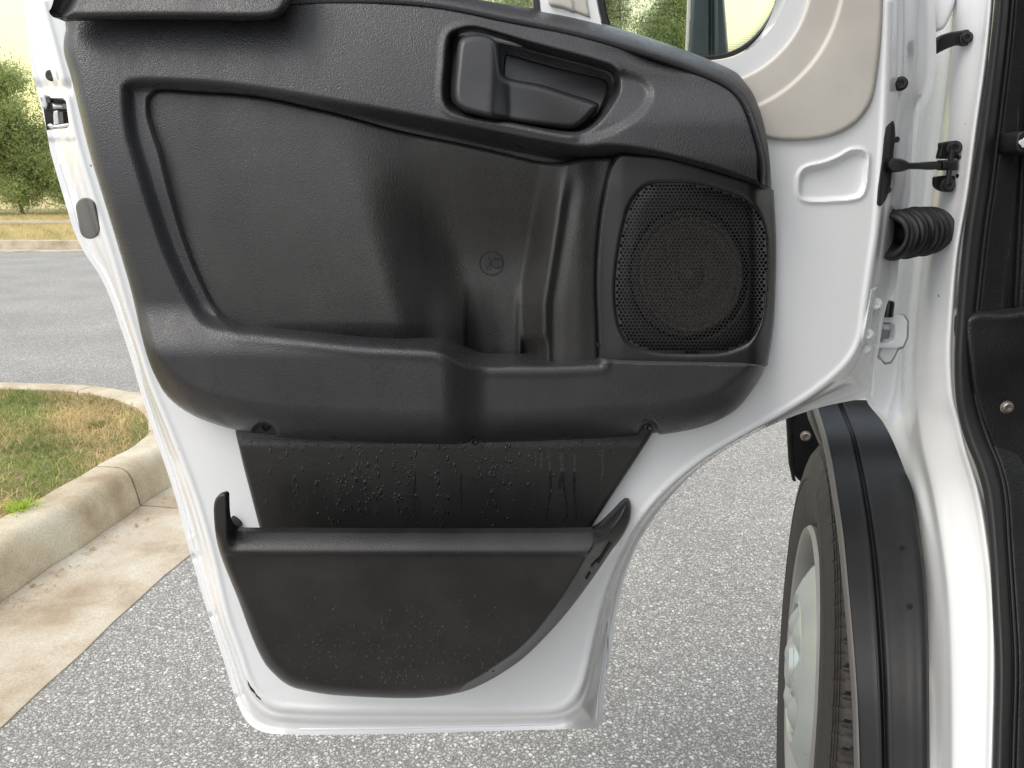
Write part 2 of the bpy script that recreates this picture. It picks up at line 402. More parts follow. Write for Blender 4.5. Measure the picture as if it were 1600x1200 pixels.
# =================================================================== GROUND
def flat(name, pts, z, mat, kind='structure', parent=None):
    V = [(p[0], p[1], z) for p in pts]; o = mesh(name, V, [tuple(range(len(V)))], mat, parent, sm=False)
    if kind: o['kind'] = kind
    return o
flat('ground', [(-120, -30), (120, -30), (120, 160), (-120, 160)], -.012, M['fargrass'])
flat('parking_lot', [(-60, -14), (22, -14), (22, 13.9), (-60, 13.9)], 0, M['asphalt'])
# path of the island kerb: foot of its face, from behind the camera round the nose and back to the left
kp = [(-1.66, -3.0), (-1.56, 0.0), (-1.45, 1.4), (-1.405, 1.9), (-1.365, 2.25), (-1.33, 2.55), (-1.30, 2.75), (-1.32, 2.97), (-1.42, 3.22), (-1.58, 3.44), (-1.86, 3.66), (-2.14, 3.78), (-2.6, 3.84), (-3.6, 3.92), (-9.0, 4.3)]
kp = smooth(kp, 10, closed=False)
tan = np.gradient(kp, axis=0); tan /= np.linalg.norm(tan, axis=1)[:, None]; nrm = np.stack([-tan[:, 1], tan[:, 0]], 1)  # left = towards the island
seglen = np.r_[0, np.cumsum(np.linalg.norm(np.diff(kp, axis=0), axis=1))]
def sweep(name, prof, s0, s1, mat, parent):
    n = max(3, int((s1 - s0) / .06)); ss = np.linspace(s0, s1, n)
    P = np.stack([np.interp(ss, seglen, kp[:, 0]), np.interp(ss, seglen, kp[:, 1])], 1)
    Nn = np.stack([np.interp(ss, seglen, nrm[:, 0]), np.interp(ss, seglen, nrm[:, 1])], 1)
    V = []; Fs = []; k = len(prof)
    for i in range(n):
        wob = .0025 * math.sin(ss[i] * 9.1) + .002 * math.sin(ss[i] * 23.7)
        for (o_, z) in prof: V.append((P[i, 0] + Nn[i, 0] * (o_ + wob), P[i, 1] + Nn[i, 1] * (o_ + wob), z + (wob * .5 if z > .01 else 0)))
    for i in range(n - 1):
        for j in range(k): j2 = (j+1) % k; Fs.append((i*k + j, i*k + j2, (i+1)*k + j2, (i+1)*k + j))
    Fs.append(tuple(range(k))[::-1]); Fs.append(tuple((n-1)*k + j for j in range(k)))
    return mesh(name, V, Fs, mat, parent, auto=35)
curb_prof = [(0, -.05), (-.004, .01), (.012, .09), (.020, .118), (.032, .138), (.050, .149), (.075, .153), (.15, .152), (.158, .145), (.158, -.05)]
curb = empty('curb', (-1.4, 2.5, 0)); curb['kind'] = 'structure'
s_joint = seglen[np.argmin(np.abs(kp[:, 1] - 2.56) + (np.arange(len(kp)) > 70) * 9)]
cuts = [0, s_joint - 1.5, s_joint, s_joint + 1.55, s_joint + 3.3, s_joint + 5.0, seglen[-1]]
for a, b_ in zip(cuts[:-1], cuts[1:]): sweep('curb_segment', curb_prof, a + .004, b_ - .004, M['curb'], curb)
gut = empty('gutter', (-1.2, 2.5, 0)); gut['kind'] = 'structure'
for a, b_ in zip(cuts[:-1], cuts[1:]): sweep('gutter_slab', [(-.36, -.03), (-.36, .004), (-.30, .007), (-.02, .012), (-.006, .012), (-.006, -.03)], a + .003, b_ - .003, M['gutter'], gut)
isl = [(p[0] + n_[0] * .13, p[1] + n_[1] * .13) for p, n_ in zip(kp, nrm)] + [(-9, -3)]
flat('island_soil', isl, .128, M['soil'])
# grass blades on the island
def grass(name, n, xr, yr, zb, lo, hi, mats, weights, poly=None, clump=0):
    x = rng.uniform(*xr, n); y = rng.uniform(*yr, n)
    if poly is not None:
        m = sdf(np.array(poly), x, y) < -.02; x, y = x[m], y[m]; n = len(x)
    pn = np.sin(x * 5.1 + 1.3) * np.sin(y * 4.3) + .6 * np.sin(x * 13 + y * 9) + rng.normal(0, .7, n)
    h = rng.uniform(lo, hi, n) ; a = rng.uniform(0, 2*np.pi, n); wd = rng.uniform(.0012, .0026, n)
    lean = rng.uniform(.3, 1.6, n) * h; la = rng.uniform(0, 2*np.pi, n)
    b0 = np.stack([x - wd*np.cos(a), y - wd*np.sin(a), np.full(n, zb)], 1); b1 = np.stack([x + wd*np.cos(a), y + wd*np.sin(a), np.full(n, zb)], 1)
    mid = np.stack([x + lean*.35*np.cos(la), y + lean*.35*np.sin(la), zb + h*.65], 1)
    m0 = mid - .8*(b1 - b0)/2; m1 = mid + .8*(b1 - b0)/2
    tip = np.stack([x + lean*np.cos(la), y + lean*np.sin(la), zb + h*.9], 1)
    V = np.stack([b0, b1, m1, m0, tip], 1).reshape(-1, 3); i = np.arange(n) * 5
    Fq = np.concatenate([np.stack([i, i+1, i+2], 1), np.stack([i, i+2, i+3], 1), np.stack([i+3, i+2, i+4], 1)])
    mi = np.zeros(n, int); r = pn + .0
    mi[r > .25] = 0; mi[(r <= .25)] = 1; mi[(r > -.25) & (r <= .25)] = 2
    if len(mats) == 1: mi[:] = 0
    o = mesh(name, V, Fq, mats, None, sm=False, mi=np.tile(mi, 3)); return o
g = grass('lawn_grass', 150000, (-4.6, -1.40), (.6, 4.1), .125, .012, .042, [M['g1'], M['g2'], M['g3']], None, isl)
tag(g, 'patchy green and straw coloured grass on the kerbed island', 'grass', kind='stuff')
# bright green tuft by the kerb
def tuft(x, y, z, n, hgt, mat, name):
    V = []; Fs = []
    for i in range(n):
        a = random.uniform(0, 2*math.pi); sp = random.uniform(.2, 1.1); L = hgt * random.uniform(.6, 1.15)
        bx, by = x + random.gauss(0, .012), y + random.gauss(0, .012); w_ = .0022
        pa = a + math.pi/2; k = len(V)
        for j, (u, wk) in enumerate(((0, 1), (.45, 1), (.8, .7), (1, .05))):
            r = sp * L * u ** 1.4; zz = z + L * u * (1 - .35 * sp * u)
            cx, cy = bx + r*math.cos(a), by + r*math.sin(a)
            V += [(cx - w_*wk*math.cos(pa), cy - w_*wk*math.sin(pa), zz), (cx + w_*wk*math.cos(pa), cy + w_*wk*math.sin(pa), zz)]
        for j in range(3): Fs.append((k+2*j, k+2*j+1, k+2*j+3, k+2*j+2))
    return mesh(name, V, Fs, mat, None, sm=False)
_t = PG(34, 806, .13)
tag(tuft(_t[0], _t[1], .125, 130, .062, M['g4'], 'grass_tuft'), 'bright yellow green grass tuft at the edge of the kerb', 'grass tuft')
_t = PG(150, 668, .13)
tag(tuft(_t[0], _t[1], .125, 120, .05, M['g3'], 'grass_tuft'), 'dull green grass clump in the middle of the island lawn', 'grass tuft')
# pine straw in the gutter
V = []; Fs = []
for i in range(60):
    px = random.uniform(0, 260); py = random.gauss(0, 16) + (955 - px * .66); p = PG(px, py, .013); a = random.uniform(0, 6.28); L = random.uniform(.006, .03); w_ = .0008 + (random.random() < .15) * .003
    k = len(V); d = np.array([math.cos(a), math.sin(a), 0]); q = np.array([-d[1], d[0], 0])
    p = p + np.array([0, 0, .0035]); V += [p - d*L/2 - q*w_, p + d*L/2 - q*w_, p + d*L/2 + q*w_ + [0, 0, .002], p - d*L/2 + q*w_]
    Fs.append((k, k+1, k+2, k+3))
tag(mesh('needle_litter', V, Fs, M['rib'], None, sm=False), 'brown leaf scraps lying in the gutter below the kerb', 'litter', kind='stuff')
# far side of the road
def strip(name, p0, p1, w_, z0, z1, mat, parent=None, kind='structure'):
    p0 = Vector((*p0, 0)); p1 = Vector((*p1, 0)); d = (p1 - p0).normalized(); q = Vector((-d.y, d.x, 0)) * w_
    V = [p0 + Vector((0, 0, z0)), p1 + Vector((0, 0, z0)), p1 + q + Vector((0, 0, z0)), p0 + q + Vector((0, 0, z0))]
    V += [v + Vector((0, 0, z1 - z0)) for v in V]
    o = mesh(name, V, [(0,3,2,1), (4,5,6,7), (0,1,5,4), (1,2,6,5), (2,3,7,6), (3,0,4,7)], mat, parent, sm=False)
    if kind: o['kind'] = kind
    return o
fc = empty('far_curb', (-9, 13.9, 0)); fc['kind'] = 'structure'
x = -61.0
while x < 21:
    strip('curb_segment', (x, 13.9), (x + 2.98, 13.9), .2, -.02, .16, M['curb'], fc, None); x += 3.0
strip('far_gutter', (-60, 13.45), (21, 13.45), .44, -.02, .012, M['gutter'])
flat('verge', [(-80, 14.1), (60, 14.1), (60, 40), (-80, 40)], .14, M['fargrass'])
strip('footpath', (-30, 16.6), (8, 23.5), 1.7, .1, .20, M['gutter'])
g = grass('verge_grass', 60000, (-16, -6), (14.1, 26), .14, .05, .14, [M['g3'], M['g2'], M['g2']], None)
tag(g, 'dry yellow verge grass beyond the far kerb', 'grass', kind='stuff')
# trees
def tree(x, y, h, w_, n, label, seed, light=.4, trunk=True):
    r = np.random.default_rng(seed); t = empty('pine_tree', (x, y, .1), label, 'tree', 'trees beyond the road')
    tp = [(x + .1 * math.sin(k * 1.3 + seed), y, .1 + h * .92 * k / 8) for k in range(9)]
    tube('trunk', tp, [max(.012 * h * (1 - k / 8.6), .012) for k in range(9)], M['bark'], t, 8)
    Vb = []; limbs = []
    for k in range(26):
        z = h * r.uniform(.10, .92); a = r.uniform(0, 6.28); L = w_ * (1.05 - z / h) ** .6 * r.uniform(.6, 1.05)
        limbs.append((z, a, L, r.uniform(.1, .5)))
    V = []; MI = []
    for (z, a, L, up) in limbs:
        m = int(n * 4.6 / 26); u = r.beta(2.2, 1.2, m); spread = (.16 + .22 * u) * (w_ * .55)
        px = x + np.cos(a) * L * u + r.normal(0, 1, m) * spread; py = y + np.sin(a) * L * u + r.normal(0, 1, m) * spread
        pz = .1 + z + up * L * u + r.normal(0, .8, m) * spread
        pz = np.maximum(pz, .15)
        d = r.normal(0, 1, (m, 3)); d[:, 2] += .5; d /= np.linalg.norm(d, axis=1)[:, None]
        e = np.cross(d, r.normal(0, 1, (m, 3))); e /= np.linalg.norm(e, axis=1)[:, None]
        s = r.uniform(.03, .065, m)[:, None]; wd = s * r.uniform(.16, .34, m)[:, None]; P = np.stack([px, py, pz], 1)
        V.append(np.stack([P - e*wd, P + e*wd, P + d*s*2 + e*wd*.3, P + d*s*2 - e*wd*.3], 1).reshape(-1, 3))
        mm = np.where(r.random(m) < light, 1, 0); mm[r.random(m) < .10] = 2; MI.append(mm)
        V_ = None
    V = np.concatenate(V); i = np.arange(len(V) // 4) * 4
    mesh('crown', V, np.stack([i, i+1, i+2, i+3], 1), [M['l1'], M['l2'], M['l3']], t, sm=False, mi=np.concatenate(MI))
    for k in range(0, 26, 3):
        z, a, L, up = limbs[k]
        tube('branch', [(x, y, .1 + z), (x + .5*L*math.cos(a), y + .5*L*math.sin(a), .1 + z + up*L*.45), (x + .95*L*math.cos(a), y + .95*L*math.sin(a), .1 + z + up*L*.95)], [.035, .022, .008], M['bark'], t, 6)
    return t
T = [(-19.3, 28.0, 5.6, 2.3, 16000, 'leftmost pale green pine, cut by the left edge of the picture', 1, .5),
     (-17.0, 27.2, 4.9, 2.0, 16000, 'bushy pine with a pointed top standing above the oval plug of the van door', 2, .6),
     (-14.6, 27.5, 4.3, 1.8, 14000, 'low pine half hidden by the rear edge of the open door', 3, .3),
     (-21.5, 31.5, 6.0, 2.4, 9000, 'taller dark pine behind the leftmost pale pine', 4, .2),
     (-16.6, 32.0, 5.0, 2.4, 9000, 'dark rounded pine filling the gap behind the pointed pine', 5, .2),
     (-3.2, 29.0, 9.0, 3.0, 14000, 'tall pine seen through the main door window', 6, .5),
     (0.6, 31.0, 9.6, 3.2, 14000, 'tall pine behind the window divider of the door', 7, .4),
     (3.6, 27.5, 8.8, 2.1, 16000, 'light green pine seen through the printing on the quarter window', 8, .5),
     (5.6, 29.5, 8.2, 2.0, 15000, 'pine just left of the mirror seen through the quarter window', 9, .55),
     (8.9, 28.5, 4.9, 1.1, 5000, 'short pine whose tip shows at the foot of the quarter window right of the mirror', 10, .6)]
for x, y, h, w_, n, lab, sd, li in T: tree(x, y, h, w_, n, lab, sd, li)
# =================================================================== VAN
van = empty('van', (.6, 1.4, 0), 'white van with its front door swung wide open and black plastic door trim', 'van')
# ---- door outlines, traced
s_out = [(20,-60),(36,0),(50,111),(60,150),(73,205),(79,238),(103,320),(115,360),(132,395),(153,426),(170,460),(186,505),(203,555),(222,620),(245,690),(272,770),(298,868),(330,975),(352,1040),(368,1092),(384,1125),(402,1140),(430,1147),(600,1147),(780,1142),(932,1138),(936,1137),(936,1137),(941,1120),(943,1095),(957,998),(968,934),(979,893),(1000,843),(1036,790),(1085,738),(1150,693),(1215,660),(1280,637),(1330,626),(1364,620),(1364,620),(1367,580),(1374,540),(1386,475),(1400,448),(1405,402),(1412,350),(1424,300),(1430,230),(1438,180),(1452,155),(1462,110),(1461,0),(1461,-60),(1461,-60)]
s_out = smooth(s_out, 4)
s_in = [(60,-60),(64,0),(82,70),(100,140),(112,200),(128,260),(150,330),(175,410),(195,480),(214,540),(233,600),(262,670),(303,777),(330,870),(352,962),(374,1025),(389,1067),(408,1092),(441,1108),(620,1113),(839,1113),(877,1108),(900,1088),(914,1055),(930,985),(947,921),(968,870),(996,820),(1040,768),(1100,718),(1170,676),(1235,640),(1290,602),(1330,563),(1348,525),(1355,476),(1362,427),(1371,367),(1376,315),(1384,200),(1388,100),(1391,0),(1391,-60),(1391,-60)]
s_in = smooth(s_in, 4)
q_win = smooth([(922,-60),(930,-10),(938,30),(950,60),(1000,84),(1050,93),(1090,96),(1120,95),(1150,88),(1180,70),(1207,42),(1224,10),(1236,-30),(1240,-60),(1240,-60)], 5)
m_win = smooth([(470,-60),(470,-60),(470,-10),(470,-10),(640,4),(760,8),(846,22),(846,22),(838,-60),(838,-60)], 4)
notch = np.array([(52,150),(62,147),(77,150),(79,153),(98,153),(103,158),(108,196),(105,200),(76,203),(60,205)], float)
tear = smooth([(1249,290),(1252,272),(1262,263),(1290,256),(1312,247),(1330,237),(1345,236),(1354,243),(1354,262),(1352,285),(1346,303),(1334,309),(1300,312),(1262,312),(1251,306)], 4)
cheek = s_out
cav_trim = np.array([(112,100),(200,400),(262,600),(320,640),(1090,640),(1170,600),(1190,560),(1190,300),(1150,150),(900,75),(600,22),(120,30)], float)
cav_low = np.array([(385,640),(390,676),(424,826),(440,900),(480,990),(780,990),(860,900),(905,826),(996,681),(1008,640)], float)
def shell_h(X, Y):
    do = np.maximum(-sdf(s_out, X, Y), 0); di = sdf(s_in, X, Y); dip = np.maximum(di, 0)
    side = S(1000, 1150, Y) * S(360, 450, X) * (1 - S(880, 960, X))      # bottom edge is nearly flat
    depth = .055 * (1 - side) + .012 * side
    depth = np.where(X > 900, np.minimum(depth, .10), depth)
    low = S(620, 700, Y) * (X > 950); depth = depth * (1 - low) + .045 * low
    t = dip / (dip + do + 1e-6)
    step_ = .25 * S(0, .22, t) + .75 * S(.22, .80, t)
    h = -depth * step_
    cav = S(10, 30, -sdf(cav_trim, X, Y)); cav = np.maximum(cav, S(2, 6, -sdf(cav_low, X, Y)))
    h -= .050 * cav
    # hem groove along the skin edge
    h -= .0004 * G(do - 11, 4)
    # rolled crease where the inner pressing turns
    h += .0015 * G(di + 4, 5) * (Y > 0)
    # second bead inside the bottom
    h -= .0022 * G(sdf(s_in, X, Y) - 20, 4) * side
    # pressed panel on the lower hinge side
    h += .0050 * (1 - S(-6, 3, sdf(tear, X, Y)))* -1
    h += .0022 * G(sdf(tear, X, Y) - 2, 4)
    # front shut-face seam
    h -= .003 * G(X - (1433 - (Y - 100) * .055), 3) * (X > 1392) * (Y < 560)
    h -= .003 * G(X - (1352 + (560 - Y) * .08 + 14), 3) * S(430, 470, Y) * (Y < 625) * (X > 1340)
    # latch neighbourhood dent and lower step on the left shut face
    h -= .004 * G(Y - 137, 9) * (X < 112); h -= .003 * S(214, 222, Y) * (X < 118) * (1 - S(300, 330, Y))
    h -= .010 * G(Y - (125), 200) * 0
    # chips and dents of the hem
    for (cx, cy, s_, a_) in ((306, 870, 5, .004), (330, 962, 4, .005), (301, 840, 4, -.003), (370, 1090, 4, .004)): h -= a_ * G(np.hypot(X - cx, Y - cy), s_)
    # fold lines low on the right
    return h
def shell_Y(px, py): return .80 - float(shell_h(np.array([float(px)]), np.array([float(py)]))[0])
door = hf('door', s_out, shell_h, M['paint'], van, step=2.0, holes=[q_win, m_win, notch], skirt=.035, auto=48)
tag(door, 'open white front door seen from inside')
# outer skin of the door closes it from the far side
skin = hf('outer_skin', s_out, 0, M['paint'], door, Y0=.925, step=10, skirt=.008, holes=[q_win, m_win])
# folded hem bead that runs just inside the skin edge
cc_ = np.array(s_out); tg = np.roll(cc_, -1, 0) - np.roll(cc_, 1, 0); tg /= np.linalg.norm(tg, axis=1)[:, None] + 1e-9
hb_ = cc_ + np.stack([-tg[:, 1], tg[:, 0]], 1) * 9
if sdf(s_out, hb_[60:61, 0], hb_[60:61, 1])[0] > 0: hb_ = cc_ - np.stack([-tg[:, 1], tg[:, 0]], 1) * 9
for lo_, hi_, right in ((250, 1133, 0), (820, 1125, 1)):
    sel = [(x_, y_) for x_, y_ in hb_ if (lo_ < y_ < hi_ or (not right and y_ >= hi_)) and ((x_ > 930) if right else (x_ < 925)) and -50 < y_]
    sel = [p_ for i_, p_ in enumerate(sel) if i_ == 0 or np.hypot(p_[0] - sel[i_-1][0], p_[1] - sel[i_-1][1]) > 3]
    tube('hem_bead', [Vector(PY(x_, y_, shell_Y(x_, y_) + .0004)) for x_, y_ in sel], .0014, M['paint'], door, 8)
# ---- window trim
bt = smooth([(857,-60),(857,-60),(857,5),(880,14),(935,34),(1000,56),(1100,110),(1165,150),(1185,190),(1192,212),(1203,217),(1230,220),(1275,218),(1312,208),(1342,188),(1362,158),(1371,115),(1377,60),(1380,-10),(1380,-60),(1380,-60)], 5)
q_open = smooth([(926,-60),(932,-10),(940,30),(952,58),(1000,82),(1050,91),(1090,94),(1120,93),(1149,86),(1179,68),(1205,41),(1222,10),(1233,-30),(1237,-60),(1237,-60)], 5)
def bt_h(X, Y):
    d = sdf(q_open, X, Y)
    dd = np.where(X < 930, d * 2.2, d)
    return -.038 + .036 * S(0, 34, dd) * 1.0 + .005 * S(34, 38, dd) + .0025 * S(84, 88, dd)
hf('window_trim', bt, bt_h, M['beige'], door, Y0=.80, step=2.5, holes=[q_open], skirt=.03, er=7, ed=.004)
ring = [q_open]
def shrink(poly, d):
    c = np.array(poly); t = np.roll(c, -1, 0) - np.roll(c, 1, 0); t /= np.linalg.norm(t, axis=1)[:, None] + 1e-9
    n_ = np.stack([t[:, 1], -t[:, 0]], 1); q = c + n_ * d
    if sdf(c, q[:1, 0], q[:1, 1])[0] > 0 and False: q = c - n_ * d
    return q
inner_q = smooth([(940,-60),(944,-10),(950,25),(962,54),(1002,76),(1050,84),(1090,87),(1118,86),(1145,79),(1173,62),(1198,36),(1214,8),(1224,-30),(1228,-60),(1228,-60)], 5)
hf('window_seal', smooth([(918,-62),(924,-10),(934,34),(946,64),(1000,87),(1050,96),(1090,99),(1120,98),(1152,91),(1183,73),(1210,44),(1227,10),(1239,-30),(1243,-62),(1243,-62)], 5), .002, M['bezel'], door, Y0=.842, step=2.0, holes=[inner_q], skirt=.012, er=3, ed=.002)
hf('quarter_window', q_win, 0, M['glass'], door, Y0=.858, step=12, skirt=0)
hf('door_window', smooth([(460,-62),(460,-62),(460,12),(460,12),(850,26),(850,26),(842,-62),(842,-62)], 2), 0, M['glass'], door, Y0=.875, step=12, skirt=0)
hf('window_channel', [(830,-60),(858,-60),(860,24),(834,24)], 0, M['bezel'], door, Y0=.812, step=3, skirt=.04, er=4, ed=.004)
# ceramic dots along the glass edge
V = []; Fs = []
gx, gy = np.meshgrid(np.arange(930, 1240, 3.1), np.arange(-60, 100, 2.7)); gx[1::2] += 1.55
dd = -sdf(inner_q, gx.ravel(), gy.ravel())
for X_, Y_, d_ in zip(gx.ravel(), gy.ravel(), dd):
    if -1 < d_ < 15:
        r_ = 1.25 * (1 - d_ / 22)
        if X_ < 1050 and d_ > 11: continue
        if 960 < X_ < 1080: continue
        k = len(V); P = PY(np.array([X_ + r_*math.cos(a*1.0472) for a in range(6)]), np.array([Y_ + r_*math.sin(a*1.0472) for a in range(6)]), .8565)
        V += list(P); Fs.append(tuple(range(k, k+6)))
o = mesh('printed_dots', V, Fs, M['print'], door, sm=False); o['kind'] = 'stuff'
def text(s, px_right, py, hpx, Y, parent, name='window_lettering', mirror=True, mat=None, xs=1.0):
    cu = bpy.data.curves.new('t', 'FONT'); cu.body = s; cu.size = 1
    ob = bpy.data.objects.new('t', cu); sc.collection.objects.link(ob)
    me = bpy.data.meshes.new_from_object(ob.evaluated_get(bpy.context.evaluated_depsgraph_get())); bpy.data.objects.remove(ob)
    n = len(me.vertices); co = np.zeros(n * 3); me.vertices.foreach_get('co', co); co = co.reshape(-1, 3)
    k = hpx * 1.18 / .70; X_ = px_right - co[:, 0] * k * xs if mirror else px_right + co[:, 0] * k * xs; Y_ = py - co[:, 1] * k
    me.vertices.foreach_set('co', PY(X_, Y_, Y).ravel()); me.update()
    me.name = name; return link(name, me, mat or M['print'], parent, sm=False)
text('MOPAR.', 1056.5, 8.8, 4.0, .856, door, xs=1.6)
text('LAMINATED', 1045, 14.2, 1.9, .856, door, xs=1.6); text('AS2   M2', 1044, 19, 1.9, .856, door, xs=1.4)
text('43R-004328', 1042, 25.2, 3.2, .856, door, xs=1.05); text('E', 1054.5, 25.6, 4.6, .856, door); text('4', 1050.6, 25.4, 2.4, .856, door)
text('1', 1039, 31, 3, .856, door); text('Temp. 70% min', 1044.5, 36.6, 2.2, .856, door, xs=1.45)
text('OCP N\u00b00089', 990.5, 28.8, 3.2, .856, door, xs=1.05); text('18', 981, 33.6, 2.4, .856, door); text('NEMOTOR CO', 989, 17.6, 2.0, .856, door, xs=1.5)
text('II', 976, 9.3, 2.6, .856, door)
def ringm(px, py, r, w_, Y, name='window_lettering'):
    V = []; n = 28
    for k in range(n):
        a = 2*math.pi*k/n
        V += [PY(px + (r-w_)*math.cos(a), py + (r-w_)*math.sin(a), Y), PY(px + r*math.cos(a), py + r*math.sin(a), Y)]
    return mesh(name, V, [(2*k, 2*k+1, (2*k+3) % (2*n), (2*k+2) % (2*n)) for k in range(n)], M['print'], door, sm=False)
ringm(1050, 24.2, 5.0, .5, .856); ringm(1002, 11, 3.4, .5, .856)
zz = PY(np.array([999, 1007, 1007, 1005.6, 1003.4, 1006.8, 1006.8, 999.6, 999.6, 1001.5, 1003.8, 999]), np.array([25, 25, 25.6, 25.6, 32.2, 32.2, 33, 33, 32.2, 32.2, 25.6, 25.6]), .856)
mesh('window_lettering', zz, [(0,1,2,3,10,11), (10,3,4,9), (9,4,5,6,7,8)], M['print'], door, sm=False)
# door mirror beyond the glass
hf('door_mirror', smooth([(1082,-60),(1082,-60),(1079,0),(1076,50),(1074,104),(1074,104),(1140,104),(1140,104),(1136,50),(1132,0),(1128,-60),(1128,-60)], 3), lambda X, Y: .012 - .016 * G(X - 1112, 3.5) - .006 * S(1118, 1122, X), M['mirror'], door, Y0=1.02, step=2, skirt=.012, er=6, ed=.008)
hf('mirror_edge_strip', [(1077,-60),(1084,-60),(1078,50),(1075,104),(1070,104),(1073,50)], 0, M['beige'], door, Y0=1.012, step=2, skirt=.004)
hf('mirror_base', smooth([(915,60),(928,42),(943,37),(958,40),(975,49),(1000,66),(1000,90),(915,90)], 5), 0, M['clad'], door, Y0=.90, step=3, skirt=.04, er=4, ed=.004)
# ---- latch and plugs on the shut face
LY = .868
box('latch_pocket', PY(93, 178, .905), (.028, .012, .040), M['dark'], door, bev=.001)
hf('door_latch', smooth([(64,150),(72,150),(77,160),(97,161),(101,170),(98,174),(82,174),(76,176),(70,172),(66,162)], 2), 0, M['blacksteel'], door, Y0=.874, step=1.2, skirt=.012, er=3, ed=.002)
hf('latch_roller', [(80,162),(98,162),(100,170),(82,171)], 0, M['steel'], door, Y0=.871, step=1.2, skirt=.006, er=4, ed=.003)
hf('latch_bar', [(83,173),(91,172),(93,196),(84,197)], 0, M['steel'], door, Y0=.873, step=1.2, skirt=.008, er=2, ed=.001)
hf('latch_claw', smooth([(74,195),(80,193),(86,196),(108,192),(108,198),(86,201),(80,203),(76,199)], 2), 0, M['steel'], door, Y0=.872, step=1.2, skirt=.008, er=2, ed=.001)
hf('latch_claw', smooth([(62,150),(70,149),(73,158),(74,166),(70,170),(66,168),(65,158)], 2), 0, M['steel'], door, Y0=.870, step=1.2, skirt=.006, er=2, ed=.001)
p = PY(79, 118, shell_Y(79, 118) - .001)
lathe('hole_plug', [(0, .0055), (.0015, .0050), (.002, .0035), (.001, 0)], p, (-.3, -1, 0), M['rubber'], door, 20)
ov = []
for k in range(40):
    a = 2*math.pi*k/40; x_ = 15.5*math.cos(a); y_ = 15.5*math.sin(a) + (17 if math.sin(a) > 0 else -17)
    c_, s_ = math.cos(R(-11)), math.sin(R(-11)); ov.append((137 + x_*c_ - y_*s_, 341 + x_*s_ + y_*c_))
hf('oval_plug', ov, lambda X, Y: .0035 - .0006*G(-sdf(np.array(ov), X, Y) - 5, 1.5), M['plug'], door, Y0=lambda X, Y: .80 - shell_h(X, Y), step=1.5, skirt=.01, er=4, ed=.0025)
# ---- main black trim
trim_o = smooth([(103,45),(100,60),(100,83),(110,117),(130,200),(143,250),(167,327),(187,393),(205,455),(225,540),(240,583),(262,620),(300,648),(350,667),(400,678),(470,686),(600,692),(730,694),(860,690),(1000,682),(1060,675),(1110,662),(1150,640),(1175,610),(1190,585),(1198,560),(1206,505),(1209,440),(1210,378),(1207,300),(1186,287),(1183,245),(1173,205),(1158,165),(1140,143),(1112,127),(1080,114),(1025,94),(900,57),(794,36),(691,15),(605,7),(530,5),(450,8),(300,14),(103,14)], 4)
ins_o = smooth([(230,187),(228,157),(233,147),(247,139),(300,142),(383,147),(433,155),(467,163),(519,175),(622,203),(725,225),(794,241),(845,253),(880,254),(914,247),(961,245),(961,245),(943,315),(935,378),(932,442),(934,505),(936,567),(936,567),(860,570),(800,570),(756,570),(725,564),(696,551),(680,545),(620,541),(560,537),(480,527),(400,518),(370,515),(345,500),(320,460),(290,390),(262,300),(247,240)], 4)
spk_o = smooth([(962,246),(943,315),(935,378),(932,442),(934,505),(936,566),(936,566),(1000,568),(1100,570),(1199,572),(1199,572),(1209,505),(1212,440),(1213,378),(1209,297),(1209,297),(1186,288),(1125,269),(1050,247),(1000,242)], 4)
g_o = smooth([(190,140),(196,129),(207,124),(233,122),(333,127),(433,140),(500,152),(587,168),(708,192),(794,210),(862,223),(914,230),(950,227),(1000,232),(1050,243),(1125,263),(1186,285),(1186,285),(1240,292),(1240,292),(1240,572),(1240,572),(1100,570),(936,568),(860,572),(756,572),(725,566),(696,553),(680,547),(560,539),(400,521),(372,520),(340,517),(312,503),(285,462),(256,400),(235,340),(210,260),(195,205)], 4)
hd_o = smooth([(703,62),(711,52),(739,46),(777,55),(828,70),(948,103),(962,113),(966,138),(955,162),(931,193),(907,206),(880,206),(794,189),(718,175),(701,165),(696,144),(699,103)], 5)
cres = smooth([(930,118),(967,114),(1000,124),(1016,146),(1004,172),(975,195),(935,212),(900,212),(930,190),(955,150)], 4)
def base_h(X, Y):
    low = S(470, 560, Y)
    stepx = S(686, 764, X)
    hb = .078 * (1 - stepx) + .056 * stepx
    h = .055 * (1 - low) + hb * low
    h += .012 * S(650, 1000, X) * (1 - S(240, 330, Y)) * S(120, 200, Y)   # upper band swells over the speaker
    h -= .034 * np.clip((330 - Y) / 300, 0, 1.2) ** 1.8
    return h
